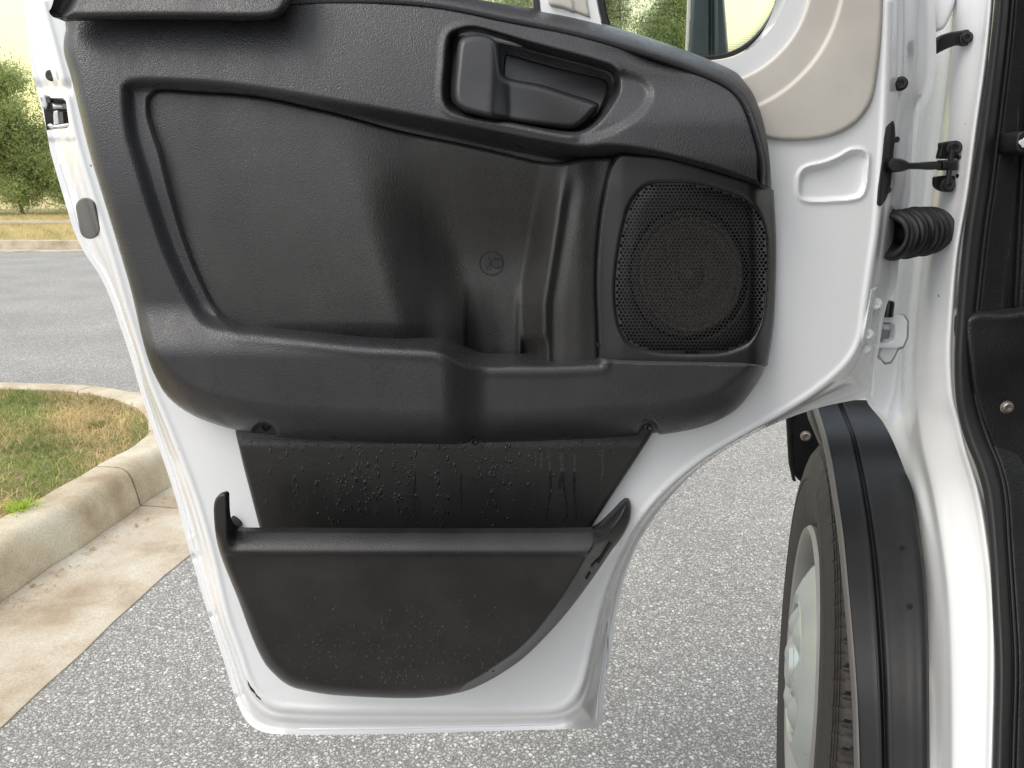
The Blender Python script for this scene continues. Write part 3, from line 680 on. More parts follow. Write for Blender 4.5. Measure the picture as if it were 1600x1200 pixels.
def trim_h(X, Y):
    h = base_h(X, Y)
    d = np.maximum(-sdf(trim_o, X, Y), 0)
    r = 20 + 34 * S(540, 640, Y); dr = .022 + .030 * S(520, 640, Y)
    t = np.clip(1 - d / r, 0, 1); rnd = dr * (1 - np.sqrt(np.maximum(1 - t*t, 0)))
    topm = S(70, 110, Y + np.maximum(0, 560 - X) * .2) * (1 - S(1000, 1100, X) * (1 - S(400, 560, Y)))
    h -= rnd * np.maximum(topm, S(500, 560, Y))
    g = -sdf(g_o, X, Y)
    wl = 24 + 2 * S(300, 800, X)
    cut = S(-4, wl, g) * (1 - S(490, 545, Y))
    h -= (.013 + .041 * S(450, 900, X)) * cut
    q = -sdf(hd_o, X, Y)
    h -= .034 * S(-5, 8, q)
    h -= .0045 * S(-8, 8, -sdf(cres, X, Y)) * (1 - S(-6, 6, q))
    h += .0018 * G(q + 8, 5) * (1 - S(-8, 8, -sdf(cres, X, Y)))
    # rolled lip of the map pocket
    di = sdf(ins_o, X, Y); lip = np.clip(1 - np.maximum(di, 0) / 9, 0, 1)
    h -= .007 * (1 - np.sqrt(np.maximum(1 - lip*lip, 0))) * S(500, 530, Y)
    h += .0012 * G(di - 13, 6) * S(515, 545, Y)
    # screw recesses under the lower edge
    for (cx, cy, a_, b_) in ((414, 680, 21, 20), (742, 696, 11, 13), (1014, 680, 17, 24)):
        e = np.hypot((X - cx) / a_, (Y - cy) / b_); h -= .022 * (1 - S(.8, 1.05, e))
    # water marks left no relief
    return h
plate_hole = smooth([(712,60),(745,52),(800,68),(940,106),(954,118),(957,136),(946,160),(924,188),(903,199),(880,199),(796,182),(722,168),(707,158),(704,130),(708,90)], 4)
trim = hf('door_trim', trim_o, trim_h, M['trim'], door, step=2.4, holes=[ins_o, spk_o], skirt='full', back=.805)
# soft insert
e1 = smooth([(726,470),(729,500),(727,560),(730,590),(812,590),(808,540),(800,490),(806,445),(770,430),(738,440)], 4)
ins_big = smooth([(230,187),(228,157),(233,147),(247,139),(300,142),(383,147),(433,155),(467,163),(519,175),(622,203),(725,225),(794,241),(845,253),(880,254),(914,247),(961,245),(961,245),(943,315),(935,378),(932,442),(934,505),(936,580),(936,580),(860,584),(756,584),(725,578),(696,566),(680,559),(560,551),(400,524),(370,517),(345,502),(320,460),(290,390),(262,300),(247,240)], 4)
def ins_h(X, Y):
    x0 = 600 + (Y - 200) * .27
    rec = S(-75, 75, X - x0)
    xr = np.maximum(882 - (Y - 250) * .16, 846)
    right = S(-40, 8, X - xr)
    f = rec * (1 - right) * (.25 + .75 * S(210, 420, Y))
    h = .036 - .052 * f - .014 * np.clip((480 - Y) / 340, 0, 1) ** 1.8
    h -= .026 * S(500, 560, Y) * (1 - S(660, 720, X)) * S(380, 480, X) * .5
    plate = S(xr + 2, xr + 30, X)
    h -= .0035 * G(X - xr - 20, 10) * S(260, 320, Y); h += .002 * G(X - xr - 2, 9) * S(260, 320, Y)
    h -= .004 * S(900, 940, X)
    # bottle nests
    lo = S(425, 520, Y)
    h -= .011 * S(440, 560, Y) * S(723, 733, X) * (1 - S(760, 812, X))
    h += .008 * lo * G(X - 704, 30)
    h += .003 * lo * G(X - 785, 22)
    h -= .014 * S(520, 552, Y) * S(812, 820, X) * (1 - S(846, 858, X))
    h += .005 * lo * G(X - 811, 5)
    return h
hf('door_insert', ins_big, ins_h, M['soft'], door, step=2.2, skirt=.015, er=7, ed=.007)
# moulded bottle symbol
def ins_pt(px, py, lift=.0006):
    hh = float(ins_h(np.array([float(px)]), np.array([float(py)]))[0]); return Vector(PY(px, py, .80 - hh - lift))
def curve_on(name, pts, r): return tube(name, [ins_pt(*p) for p in pts], r, M['smoothp'], door, 6)
curve_on('moulded_symbol', [(768 + 18.5*math.cos(a*R(9)), 411 + 18.5*math.sin(a*R(9))) for a in range(41)], .0005)
curve_on('moulded_symbol', [(776 + 8.2*math.cos(a*R(15)), 411 + 8.2*math.sin(a*R(15))) for a in range(25)], .0004)
def on_ins(name, poly, lift):
    P = [ins_pt(x_, y_, lift) for x_, y_ in poly]; n = len(P); V = P + [v + Vector((0, .002, 0)) for v in P]
    return mesh(name, V, [tuple(range(n))] + [(k, k+n, (k+1) % n + n, (k+1) % n) for k in range(n)], M['smoothp'], door, sm=False)
on_ins('moulded_symbol', [(757,421),(757,407),(759,403),(761,400),(761,398),(763,398),(763,400),(765,403),(766,407),(766,421)], .0009)
on_ins('moulded_symbol', [(772,406),(779,406),(778,417),(773,417)], .0009)
curve_on('moulded_symbol', [(770,404),(773,407),(775,405),(779,406),(781,404)], .0004)
# ---- speaker
gr_o = smooth([(1046,286),(1020,287),(1003,296),(986,318),(976,347),(966,394),(961,442),(962,480),(968,511),(982,534),(1011,548),(1058,553),(1122,552),(1153,544),(1176,530),(1191,499),(1198,442),(1199,394),(1195,356),(1182,328),(1160,309),(1106,291),(1070,286)], 4)
def spk_h(X, Y): return .041 - .030 * S(1165, 1218, X) ** 1.6 - .004 * (1 - S(940, 975, X)) + .002 * S(240, 300, Y)
hf('speaker_panel', spk_o, lambda X, Y: spk_h(X, Y) - .002 * (1 - S(0, 5, sdf(gr_o, X, Y))), M['smoothp'], door, step=2.2, holes=[gr_o], skirt=.016, er=4, ed=.004)
def gril_h(X, Y): return spk_h(X, Y) - .0030 + .0025 * (1 - G(np.maximum(-sdf(gr_o, X, Y), 0), 12))
pitch = 6.0; V = []; Fs = []; cells = []
gx = np.arange(950, 1215, pitch); rows = np.arange(275, 565, pitch * .866)
CX = []; 
for j, y_ in enumerate(rows):
    for x_ in gx: CX.append((x_ + (pitch/2 if j % 2 else 0), y_))
CX = np.array(CX); dg = sdf(gr_o, CX[:, 0], CX[:, 1])
rh = pitch / math.sqrt(3)
PXs = []; 
for (x_, y_), d_ in zip(CX, dg):
    if d_ > 4.5: continue
    k = len(PXs); solid = d_ > -3.0
    for a in range(6): t_ = R(60*a + 30); PXs.append((x_ + rh*math.cos(t_), y_ + rh*math.sin(t_), 0))
    if solid: Fs.append(tuple(range(k, k+6))[::-1]); continue
    for a in range(12): t_ = R(30*a); PXs.append((x_ + 2.5*math.cos(t_), y_ + 2.5*math.sin(t_), 0))
    for a in range(12): t_ = R(30*a); PXs.append((x_ + 2.35*math.cos(t_), y_ + 2.35*math.sin(t_), .0022))
    for a in range(6):
        o0, o1 = k + a, k + (a+1) % 6; i0 = k + 6 + (2*a + 1) % 12; i1 = k + 6 + (2*a + 2) % 12; i2 = k + 6 + (2*a + 3) % 12
        Fs += [(o0, i0, i1), (o0, i1, o1), (o1, i1, i2)]
    for a in range(12): Fs.append((k+6+a, k+18+a, k+18+(a+1) % 12, k+6+(a+1) % 12))
PXs = np.array(PXs); Vg = PY(PXs[:, 0], PXs[:, 1], .80 - gril_h(PXs[:, 0], PXs[:, 1]) + PXs[:, 2])
mesh('speaker_grille', Vg, Fs, M['smoothp'], door, sm=False)
hole_c = smooth([(1078 + 92*math.cos(a*R(15)), 429 + 102*math.sin(a*R(15))) for a in range(24)], 2)
hf('grille_backing', gr_o, lambda X, Y: gril_h(X, Y) - .0042, M['smoothp'], door, step=4, holes=[hole_c], skirt=.02)
def ell(px, py, r1, r2): return smooth([(px + r1*math.cos(a*R(15)), py + r2*math.sin(a*R(15))) for a in range(24)], 2)
def cone_h(X, Y):
    e = np.hypot((X - 1080) / 86, (Y - 429) / 96)
    return .006 * G(e - .9, .06) + (-.022 * (1 - S(.28, .84, e))) + .014 * (1 - S(0, .26, e)) - .006 * G(e - .27, .03)
hf('speaker_cone', ell(1078, 429, 98, 108), cone_h, simple('speaker_cone_paper', (.25, .205, .17), .5), door, Y0=.786, step=3, skirt=.01)
# ---- lining screws
for cx, cy in ((416, 668), (742, 690), (1013, 668)):
    lathe('trim_screw', [(0, .0045), (.002, .0043), (.0028, .003), (.0015, .0015), (.001, 0)], PY(cx, cy, .762), (0, -1, .2), M['blacksteel'], door, 16)
# ---- waist rail cap
cap_o = smooth([(450,9),(450,9),(605,8),(691,16),(794,37),(897,58),(1025,95),(1112,128),(1140,144),(1159,168),(1174,210),(1184,250),(1187,286),(1187,286),(1206,296),(1206,296),(1201,235),(1192,187),(1178,149),(1165,130),(1150,113),(1112,95),(1075,80),(1030,64),(980,48),(931,34),(862,18),(800,8),(740,-2),(620,-22),(450,-40),(450,-40)], 4)
cap_line = smooth([(450,9),(605,8),(691,16),(794,37),(897,58),(1025,95),(1112,128),(1140,144),(1159,168),(1174,210),(1184,250),(1187,286)], 4, closed=False)
seam_poly = np.concatenate([cap_line, [(1187,400),(400,400),(400,9)]])
def cap_h(X, Y):
    s_ = np.maximum(sdf(seam_poly, X, Y), 0); w_ = 33 - 8 * S(1000, 1200, Y * 4)
    t = np.clip(s_ / w_, 0, 1)
    return .054 - .034 * np.clip((330 - Y) / 300, 0, 1.2) ** 1.8 - .050 * (1 - np.sqrt(np.maximum(1 - t**2.2, 0))) - .003 * (1 - S(0, 3, s_)) + .006 * S(0, 14, s_)
hf('waist_rail_cap', cap_o, cap_h, M['trim'], door, step=2.0, skirt='full', back=.81)
# ---- handle
hf('handle_bezel', hd_o, lambda X, Y: base_h(X, Y) - .026 - .010 * S(1, 7, -sdf(hd_o, X, Y)), M['smoothp'], door, step=1.8, skirt=.004)
hf('handle_plate', smooth([(790,84),(796,85),(870,106),(931,120),(946,126),(950,138),(944,158),(930,182),(900,190),(790,150),(786,120)], 4), lambda X, Y: base_h(X, Y) - .029 + .004 * S(100, 170, Y), M['smoothp'], door, step=1.6, skirt=.006, er=3, ed=.002)
hn_o = smooth([(714,75),(718,62),(728,56),(749,54),(768,59),(778,70),(782,86),(785,106),(788,117),(798,123),(845,132),(897,148),(930,159),(936,165),(926,180),(912,194),(897,202),(873,201),(794,190),(730,176),(715,167),(709,155),(708,137),(711,104)], 5)
def hn_h(X, Y):
    h = base_h(X, Y) + .004 + .010 * (1 - S(765, 800, X)) - .012 * S(800, 940, X)
    h += -.010 * S(0, 60, Y - (120 + (X - 790) * .25)) * S(760, 800, X) * .6
    return h
hf('door_handle', hn_o, hn_h, M['smoothp'], door, step=1.5, skirt=.02, er=11, ed=.010)
# ---- armrest top left
ar_o = smooth([(93,25),(97,20),(104,8),(110,-8),(112,-60),(112,-60),(468,-60),(468,-60),(458,-8),(452,10),(441,24),(428,30),(400,33),(300,32),(200,32),(112,33),(100,33)], 4)
hf('armrest', ar_o, lambda X, Y: .056 - .03 * np.clip((30 - Y) / 90, 0, 1) ** 1.3 , M['trim'], door, step=2.0, skirt='full', back=.75, er=16, ed=.022)
# ---- lower lining and pocket
def ln_h(X, Y): return .014 + .006 * S(672, 700, Y) - .017 * S(690, 900, Y)
ln_o = smooth([(366,640),(366,640),(368,676),(405,822),(425,900),(425,900),(880,900),(880,900),(922,826),(1017,681),(1030,650),(1030,640),(1030,640)], 3)
hf('lower_lining', ln_o, ln_h, M['liner'], door, step=2.4, skirt=.02, er=5, ed=.004)
pk_o = smooth([(334,803),(335,785),(340,775),(350,771),(355,773),(355,773),(356,800),(359,817),(366,825),(382,828),(382,828),(600,829),(919,828),(934,822),(958,800),(975,783),(983,782),(986,792),(984,813),(972,838),(956,860),(924,907),(886,957),(852,995),(818,1028),(790,1048),(765,1063),(735,1077),(705,1085),(675,1089),(640,1091),(590,1090),(550,1088),(511,1085),(464,1076),(446,1068),(428,1053),(412,1034),(394,996),(370,931),(347,874),(338,842)], 4)
front_edge = smooth([(320,700),(320,700),(905,700),(905,700),(928,846),(914,872),(878,932),(838,986),(806,1018),(780,1036),(750,1056),(725,1072),(690,1120),(690,1120),(300,1150),(300,1150)], 3)
def pk_h(X, Y):
    h = .098 + 0 * X
    # rim band leans in, face below slightly set back and running in to the door at the foot
    rim = 868 + (X < 370) * 0
    h -= .006 * S(864, 871, Y)
    h -= .020 * (1 - np.clip((Y - 828) / 34, 0, 1)) ** 1.3 * S(352, 372, X)
    h -= .026 * S(860, 1110, Y)
    d = np.maximum(-sdf(pk_o, X, Y), 0)
    # left cheek and foot turn in to the door
    low = S(880, 1060, Y)
    left = np.clip(1 - d / (10 + 7 * low), 0, 1) * ((X < 500) | (Y > 1000)) * S(835, 870, Y + (X < 380) * 20)
    h -= (.016 + .010 * low) * (1 - np.sqrt(np.maximum(1 - left**2, 0)))
    # right cheek slopes back to the door skin
    fe = sdf(front_edge, X, Y); out_ = np.maximum(fe, 0)
    tt = out_ / (out_ + d + 1e-6)
    cheek_ = np.clip(tt, 0, 1) * (fe > 0)
    h = h * (1 - cheek_ * .88) 
    return h
hf('door_pocket', pk_o, pk_h, M['pocket'], door, step=1.7, skirt=.006, er=4, ed=.003)
hf('pocket_clip', smooth([(358,812),(364,813),(372,820),(374,827),(366,829),(359,826)], 3), .012, M['rubber'], door, Y0=.80, step=1.5, skirt=.012, er=2, ed=.002)
# pocket cheek walls reach back to the door
def wallq(name, pts, Ya, Yb, mat, parent):
    A_ = PY(np.array([p[0] for p in pts]), np.array([p[1] for p in pts]), Ya); V = list(A_)
    for a in A_: b = a.copy(); b[1] = Yb; V.append(b)
    n = len(pts); return mesh(name, V, [(k, k+1, n+k+1, n+k) for k in range(n-1)], mat, parent)
# slots in the right cheek
for pts in ([(924,888),(931,880),(937,870),(931,874),(923,883)], [(931,878),(952,846),(957,848),(936,881)], [(914,903),(921,892),(924,895),(917,906)]):
    hf('pocket_slot', np.array(pts, float), lambda X, Y: pk_h(X, Y) + .001, M['dark'], door, step=1.5, skirt=.002)
# chips in the paint
def chip(name, pts, mat, lift=.0006):
    hf(name, np.array(pts, float), lambda X, Y: shell_h(X, Y) + lift, mat, door, step=1.0, skirt=.0005)
chip('paint_chip', [(385,1058),(387,1064),(391,1072),(396,1078),(401,1086),(398,1084),(392,1079),(388,1071)], M['dark'])
chip('paint_chip', [(398,1083),(408,1093),(407,1094),(400,1088)], M['dark'])
# water beads
def beads(name, pts, hfun, mat, rlo, rhi, flatn=.5, Y0=.80, run=0):
    V = []; Fs = []
    ring_ = [(1, 0), (.75, .55), (0, .85)]
    for (px, py) in pts:
        r_ = random.uniform(rlo, rhi); hh = float(hfun(np.array([float(px)]), np.array([float(py)]))[0]); c = PY(px, py, Y0 - hh)
        st = random.uniform(1, 1.5 + run); k = len(V); n = 7; sk = random.uniform(.7, 1.2)
        for (rr, zz) in ring_[:2]:
            for a in range(n):
                t_ = 2*math.pi*a/n + .3*random.random(); V.append((c[0] + r_*rr*sk*math.cos(t_), c[1] - r_*flatn*zz, c[2] + r_*rr*st*math.sin(t_)))
        V.append((c[0], c[1] - r_*flatn*.85, c[2]))
        for a in range(n):
            b = (a+1) % n; Fs.append((k+a, k+b, k+n+b, k+n+a)); Fs.append((k+n+a, k+n+b, k+2*n))
    o = mesh(name, V, Fs, mat, door); o['kind'] = 'stuff'; return o
ln_f = ln_h
pts = []
for i in range(170):   # columns of beads on the lining
    cx = random.choice([532, 566, 590, 622, 640, 652, 684, 700, 752, 770, 790, 800, 826]) + random.gauss(0, 5); pts.append((cx, random.uniform(712, 822)))
for i in range(70): pts.append((random.uniform(385, 985), 690 + random.expovariate(1/14)))
for i in range(80): pts.append((random.gauss(570, 60), random.gauss(755, 30)))
for i in range(40): pts.append((random.uniform(400, 950), random.uniform(700, 820)))
ok = sdf(ln_o, np.array([p[0] for p in pts]), np.array([p[1] for p in pts])) < -8
beads('water_beads', [p for p, k in zip(pts, ok) if k and p[1] < 826], ln_f, M['drop'], .0006, .0016, run=1.6)
pts = [(random.gauss(640, 120), random.gauss(1015, 36)) for i in range(230)] + [(random.gauss(640, 45), random.gauss(1060, 12)) for i in range(60)] + [(random.uniform(380, 780), random.uniform(930, 1060)) for i in range(60)]
ok = sdf(pk_o, np.array([p[0] for p in pts]), np.array([p[1] for p in pts])) < -10
beads('water_beads', [p for p, k in zip(pts, ok) if k], pk_h, M['drop'], .0005, .0015)
# wet runs on the lining and the trim: thin films of water with a shape of their own
def film(name, px, y0, y1, w_, hfun, wob=3):
    n = 26; V = []; ph = random.random() * 6
    for k in range(n):
        t = k / (n-1); y_ = y0 + (y1 - y0) * t; ww = w_ * (1 - .6*t) * (.75 + .35*math.sin(k*1.7 + ph)) * (1 if k < n-1 else .1) + .3
        cx = px + wob * math.sin(t * 5 + ph) * t
        for s_ in (-1, 1):
            hh = float(hfun(np.array([cx + s_*ww]), np.array([y_]))[0]); V.append(PY(cx + s_*ww, y_, .80 - hh - .0004))
    return mesh(name, V, [(2*k, 2*k+1, 2*k+3, 2*k+2) for k in range(n-1)], M['drop'], door)
for a in ((846, 706, 735, 3.5, 1), (858, 704, 815, 2.5, 5), (877, 706, 765, 4, 3), (881, 730, 818, 1.8, 6), (898, 708, 812, 2.6, 2), (941, 700, 752, 3.2, 2), (837, 704, 728, 2, 1), (720, 740, 800, 1.2, 2), (648, 712, 800, 1.1, 1.5)):
    film('water_run', *a[:4], ln_f, a[4])
# =================================================================== hinges, check strap, cable boot
def pgon(name, pts, Y0, mat, parent, sk=.006, er=2, ed=.0015, step=1.2, h=0, sm_=0):
    q = smooth(pts, 3) if sm_ else np.array(pts, float)
    return hf(name, q, h, mat, parent, Y0=Y0, step=step, skirt=sk, er=er, ed=ed)
def bolt(px, py, Y, r_, mat, parent, axis=(-.25, -1, 0), name='bolt', hexr=True):
    p = PY(px, py, Y)
    o = lathe(name, [(0, r_*1.25), (r_*.15, r_*1.25), (r_*.2, r_), (r_*.6, r_*.95), (r_*.75, r_*.8), (r_*.72, r_*.45), (r_*.35, r_*.4), (r_*.35, 0)], p, axis, mat, parent, 24)
    return o
# check strap slot plate on the door's front face
pgon('check_strap_plate', [(1391,192),(1396,189),(1399,205),(1399,220),(1397,232),(1395,262),(1392,290),(1388,302),(1384,312),(1376,322),(1370,318),(1378,250),(1384,200)], lambda X, Y: .80 - shell_h(X, Y) - .002, M['rubber'], door, sm_=1)
bolt(1401, 218, shell_Y(1401, 218) - .002, .0025, M['rubber'], door); bolt(1388, 297, shell_Y(1388, 297) - .002, .0025, M['rubber'], door)
bolt(1407, 131, shell_Y(1407, 131) - .002, .0055, M['blacksteel'], door)
strap = pgon('check_strap', [(1392,249),(1412,249),(1422,254),(1474,253),(1474,264),(1424,264),(1410,268),(1391,267)], lambda X, Y: .795 + .060 * (X - 1391) / 83, M['blacksteel'], van, sk=.01, er=3, ed=.003, sm_=1)
# =================================================================== van body round the opening
PYS = [-60, 0, 100, 200, 300, 400, 500, 560, 620, 660, 700, 770, 850, 920, 1000, 1100, 1250]
def col(xs_, Ys_): return [(x_, y_, Y_) for x_, y_, Y_ in zip(xs_, PYS, Ys_)]
Ytop = .96
A0 = col([1452,1452,1448,1422,1412,1398,1380,1362,1352,1380,1400,1425,1438,1445,1448,1449,1450], [.98]*7 + [.975,.97,.96,.94,.91,.86,.82,.77,.72,.655])
A1 = col([1476,1475,1468,1450,1440,1426,1414,1410,1408,1412,1419,1434,1449,1458,1463,1464,1464], [.985]*6 + [.985,.975,.96,.935,.915,.885,.84,.80,.755,.71,.65])
A2 = col([1483,1482,1476,1462,1448,1434,1424,1419,1420,1426,1432,1449,1463,1472,1477,1479,1479], [.955]*6 + [.95,.94,.92,.90,.89,.865,.82,.78,.735,.69,.63])
A3 = col([1492,1491,1486,1474,1462,1447,1436,1432,1433,1438,1444,1460,1474,1483,1488,1490,1490], [.90]*6 + [.897,.892,.885,.875,.865,.84,.80,.762,.72,.675,.615])
A4 = col([1540,1539,1528,1513,1500,1483,1474,1472,1476,1486,1496,1516,1530,1538,1541,1540,1537], [.85]*6 + [.845,.84,.835,.83,.82,.80,.765,.73,.69,.65,.595])
A5 = col([1549,1548,1538,1524,1511,1494,1486,1484,1488,1498,1507,1528,1542,1550,1553,1552,1548], [.838]*6 + [.833,.83,.825,.82,.81,.79,.757,.722,.683,.643,.59])
A6 = col([1558,1557,1547,1533,1520,1503,1496,1494,1498,1508,1517,1538,1551,1559,1562,1561,1557], [.85]*6 + [.845,.84,.836,.83,.82,.80,.767,.733,.694,.654,.60])
def loft(name, cols, mat, parent, n=90, m=6, thick=.02):
    rows = []
    cs = [smooth(np.array(c), 6, closed=False) for c in cols]
    cs = [np.stack([np.interp(np.linspace(0, len(c)-1, n), np.arange(len(c)), c[:, j]) for j in range(3)], 1) for c in cs]
    arr = np.stack(cs, 1)  # n x k x 3
    out_ = []
    for i in range(n):
        out_.append(smooth(arr[i], m, closed=False))
    out_ = np.stack(out_, 0); k = out_.shape[1]
    V = PY(out_[..., 0].ravel(), out_[..., 1].ravel(), out_[..., 2].ravel())
    idx = np.arange(n*k).reshape(n, k)
    Q = np.stack([idx[:-1, :-1].ravel(), idx[1:, :-1].ravel(), idx[1:, 1:].ravel(), idx[:-1, 1:].ravel()], 1)
    return mesh(name, V, Q, mat, parent)
loft('door_pillar', [A0, A1, A2, A3, A4, A5, A6], M['paint'], van)
# dark wall behind the hinge gap and inside the wing
def shiftc(c, dx, dY): return [(x_ + dx, y_, Y_ + dY) for x_, y_, Y_ in c]
# rubber door seal
sealL = [(1556,-60),(1554,0),(1545,88),(1530,200),(1517,290),(1508,350),(1500,420),(1494,500),(1491,560),(1493,620),(1499,655),(1509,690),(1525,730),(1537,775),(1545,850),(1550,940),(1554,1040),(1552,1150),(1549,1260)]
sealY = [.832,.832,.832,.832,.83,.828,.826,.82,.812,.805,.80,.79,.775,.76,.735,.70,.66,.615,.575]
sealW = [28,28,29,31,33,33,33,31,30,31,34,36,36,34,31,32,33,32,32]
def sealcols(prof):
    return [[(x_ + w_*u, y_, Y_ - d) for (x_, y_), Y_, w_ in zip(sealL, sealY, sealW)] for u, d in prof]
loft('door_seal', sealcols([(0, -.012), (.0, .004), (.12, .014), (.35, .019), (.6, .017), (.78, .010), (.86, .002), (.92, .006), (1.0, .008), (1.08, .004), (1.12, -.02)]), M['rubber'], van, n=120, m=3)
# cabin side lining inboard of the seal
def lincols(prof):
    return [[(x_ + w_ + dx, y_, Y_ + d) for (x_, y_), Y_, w_ in zip(sealL, sealY, sealW)] for dx, d in prof]
loft('cabin_lining', lincols([(-2, .01), (3, .004), (8, .002), (30, .004), (42, .010), (46, .03), (60, .035), (120, .03), (200, .03)]), M['inner'], van, n=120, m=3)
fw = np.array([(1508,500),(1526,489),(1560,490),(1700,500),(1700,1260),(1592,1260),(1592,1050),(1588,960),(1580,860),(1570,770),(1556,720),(1536,670),(1520,620),(1512,560)], float)
hf('footwell_panel', smooth(fw, 3), lambda X, Y: .004*S(500, 560, Y) + .10*S(600, 1200, Y), M['inner'], van, Y0=.800, step=4, skirt=.02, er=10, ed=.008)
bolt(1573, 636, .775, .0055, M['bolt'], van, axis=(-.1, -1, 0))
hf('cabin_switch_panel', smooth([(1588,214),(1592,207),(1600,205),(1700,205),(1700,240),(1600,240),(1588,236)], 2), 0, M['inner'], van, Y0=.80, step=2, skirt=.03, er=3, ed=.003)
hf('dash_side_panel', smooth([(1590,90),(1590,90),(1700,60),(1700,60),(1700,480),(1700,480),(1563,490),(1563,490),(1568,420),(1578,320),(1584,220)], 3), lambda X, Y: -.008*G(X - (1610 - Y*.05), 5), M['inner'], van, Y0=.835, step=3, skirt=.03, er=6, ed=.006)
hf('lock_symbol', smooth([(1592,224),(1594,219),(1598,218),(1601,215),(1610,215),(1614,219),(1620,222),(1620,228),(1612,229),(1608,226),(1602,229),(1598,231),(1596,227)], 2), 0, M['paleprint'], van, Y0=.7985, step=1.0, skirt=.0005)
# the van's side carries on past the open doorway towards and behind the viewer
sd = Vector((.2, .98, 0)).normalized(); si = Vector((.98, -.2, 0)).normalized(); so_ = Vector((.56, .50, 0))
def sp(along, inward, z): return so_ - sd * along + si * inward + Vector((0, 0, z))
def slabm(name, corners, th, mat):
    V = [sp(a_, th[0], z_) for a_, z_ in corners] + [sp(a_, th[1], z_) for a_, z_ in corners]; n = len(corners)
    return mesh(name, V, [tuple(range(n)), tuple(range(n, 2*n))[::-1]] + [(k, (k+1) % n, n + (k+1) % n, n + k) for k in range(n)], mat, van, sm=False)
slabm('body_side', [(.95, .42), (4.9, .42), (4.9, 2.55), (.95, 2.55)], (0, .06), M['paint'])
slabm('roof_header', [(-.35, 1.98), (.95, 1.98), (.95, 2.55), (.1, 2.55)], (.02, .10), M['paint'])
slabm('door_sill', [(.10, .42), (.95, .42), (.95, .56), (.10, .56)], (0, .10), M['clad'])
slabm('cabin_floor', [(-.2, .50), (.95, .50), (.95, .54), (-.2, .54)], (.12, 1.7), M['inner'])
slabm('cabin_bulkhead', [(.93, .5), (.97, .5), (.97, 2.5), (.93, 2.5)], (.06, 1.8), M['inner'])
slabm('cabin_far_wall', [(-.6, .5), (.95, .5), (.95, 2.5), (-.2, 2.5)], (1.75, 1.8), M['inner'])
slabm('cabin_roof', [(-.3, 2.45), (.95, 2.45), (.95, 2.5), (-.3, 2.5)], (.06, 1.8), M['beige'])
# front check bracket on the pillar
pb = .862
pgon('check_bracket', [(1470,224),(1475,222),(1488,220),(1499,221),(1504,228),(1503,242),(1498,246),(1468,248),(1467,243),(1470,232)], pb, M['blacksteel'], van, sm_=1)
pgon('check_bracket', [(1463,276),(1496,276),(1496,288),(1492,297),(1483,300),(1470,298),(1462,291),(1461,282)], pb, M['blacksteel'], van, sm_=1)
tube('check_bracket_loop', [Vector(PY(x_, y_, pb - .004)) for x_, y_ in ((1497,246),(1507,245),(1509,251),(1508,264),(1503,273),(1495,275))], .0022, M['blacksteel'], van)
lathe('check_pin', [(-.018, .0028), (.018, .0028)], PY(1484, 261, pb - .006), (0, 0, 1), M['blacksteel'], van, 16)
pgon('check_strap_eye', [(1472,250),(1498,251),(1497,266),(1472,266)], pb - .010, M['blacksteel'], van, sk=.01, er=4, ed=.004)
bolt(1491, 231, pb - .004, .006, M['blacksteel'], van); bolt(1481, 289, pb - .004, .006, M['blacksteel'], van)
# top strap
pgon('wing_stay', [(1463,62),(1478,52),(1500,48),(1515,46),(1524,52),(1525,64),(1518,72),(1508,71),(1498,70),(1480,76),(1464,84),(1463,84)], .868, M['blacksteel'], van, sm_=1, er=3, ed=.002)
bolt(1510, 59, .864, .005, M['blacksteel'], van)
# upper hinge (white) at the top edge
pgon('door_hinge', [(1462,-60),(1500,-60),(1496,-10),(1490,12),(1482,32),(1474,45),(1467,48),(1462,44)], .89, M['paint'], van, sm_=1, er=7, ed=.006, sk=.03)
lathe('hinge_pin', [(-.02, .007), (.02, .007)], PY(1436, 2, .868), (0, 0, 1), M['paint'], van, 18)
# lower hinge
hx = .865
pgon('hinge_shade_backing', [(1372,500),(1400,490),(1414,492),(1420.5,502),(1419.5,529),(1412,544),(1404,547),(1399,558),(1393,568),(1383,570),(1372,556),(1376,540)], hx + .016, M['gap'], van, sm_=0, er=1, ed=.001, sk=.003)  # added sheet: its grey paints the shade behind and beside the hinge
pgon('door_hinge', [(1368,493),(1400,491),(1412,493),(1418,502),(1417,528),(1411,541),(1402,544),(1363,544),(1362,537),(1386,536),(1396,532),(1399,520),(1398,508),(1392,504),(1368,503)], hx, M['paint'], van, sm_=0, er=1.5, ed=.0012, sk=.012)
pgon('hinge_knuckle', [(1380,543),(1403,543),(1398,555),(1392,565),(1384,567),(1378,562),(1373,554),(1376,546)], hx + .012, M['paint'], van, sm_=0, er=2.5, ed=.002, sk=.02)
pgon('hinge_knuckle', [(1378,505),(1394,505),(1395,517),(1379,516)], hx + .014, M['paint'], van, er=4, ed=.004, sk=.01)
pgon('hinge_knuckle', [(1378,529),(1394,528),(1393,537),(1378,537)], hx + .014, M['paint'], van, er=4, ed=.004, sk=.01)
lathe('hinge_cap', [(-.002, .0065), (.013, .0065), (.0155, .0055), (.0165, .003), (.0165, 0)], PY(1386, 492, hx - .002), (0, 0, 1), M['bezel'], van, 24)
pgon('hinge_leaf', [(1362,453),(1366,450),(1374,449),(1369,455),(1364,470),(1361,490),(1357,520),(1351,540),(1346,542),(1350,520),(1357,480)], lambda X, Y: .80 - shell_h(X, Y) - .006, M['paint'], door, er=2, ed=.002, sk=.02)
bolt(1368, 475, shell_Y(1368, 475) - .003, .0055, M['paint'], door); bolt(1355, 522, shell_Y(1355, 522) - .003, .005, M['paint'], door); bolt(1353, 545, shell_Y(1353, 545) - .003, .004, M['paint'], door)
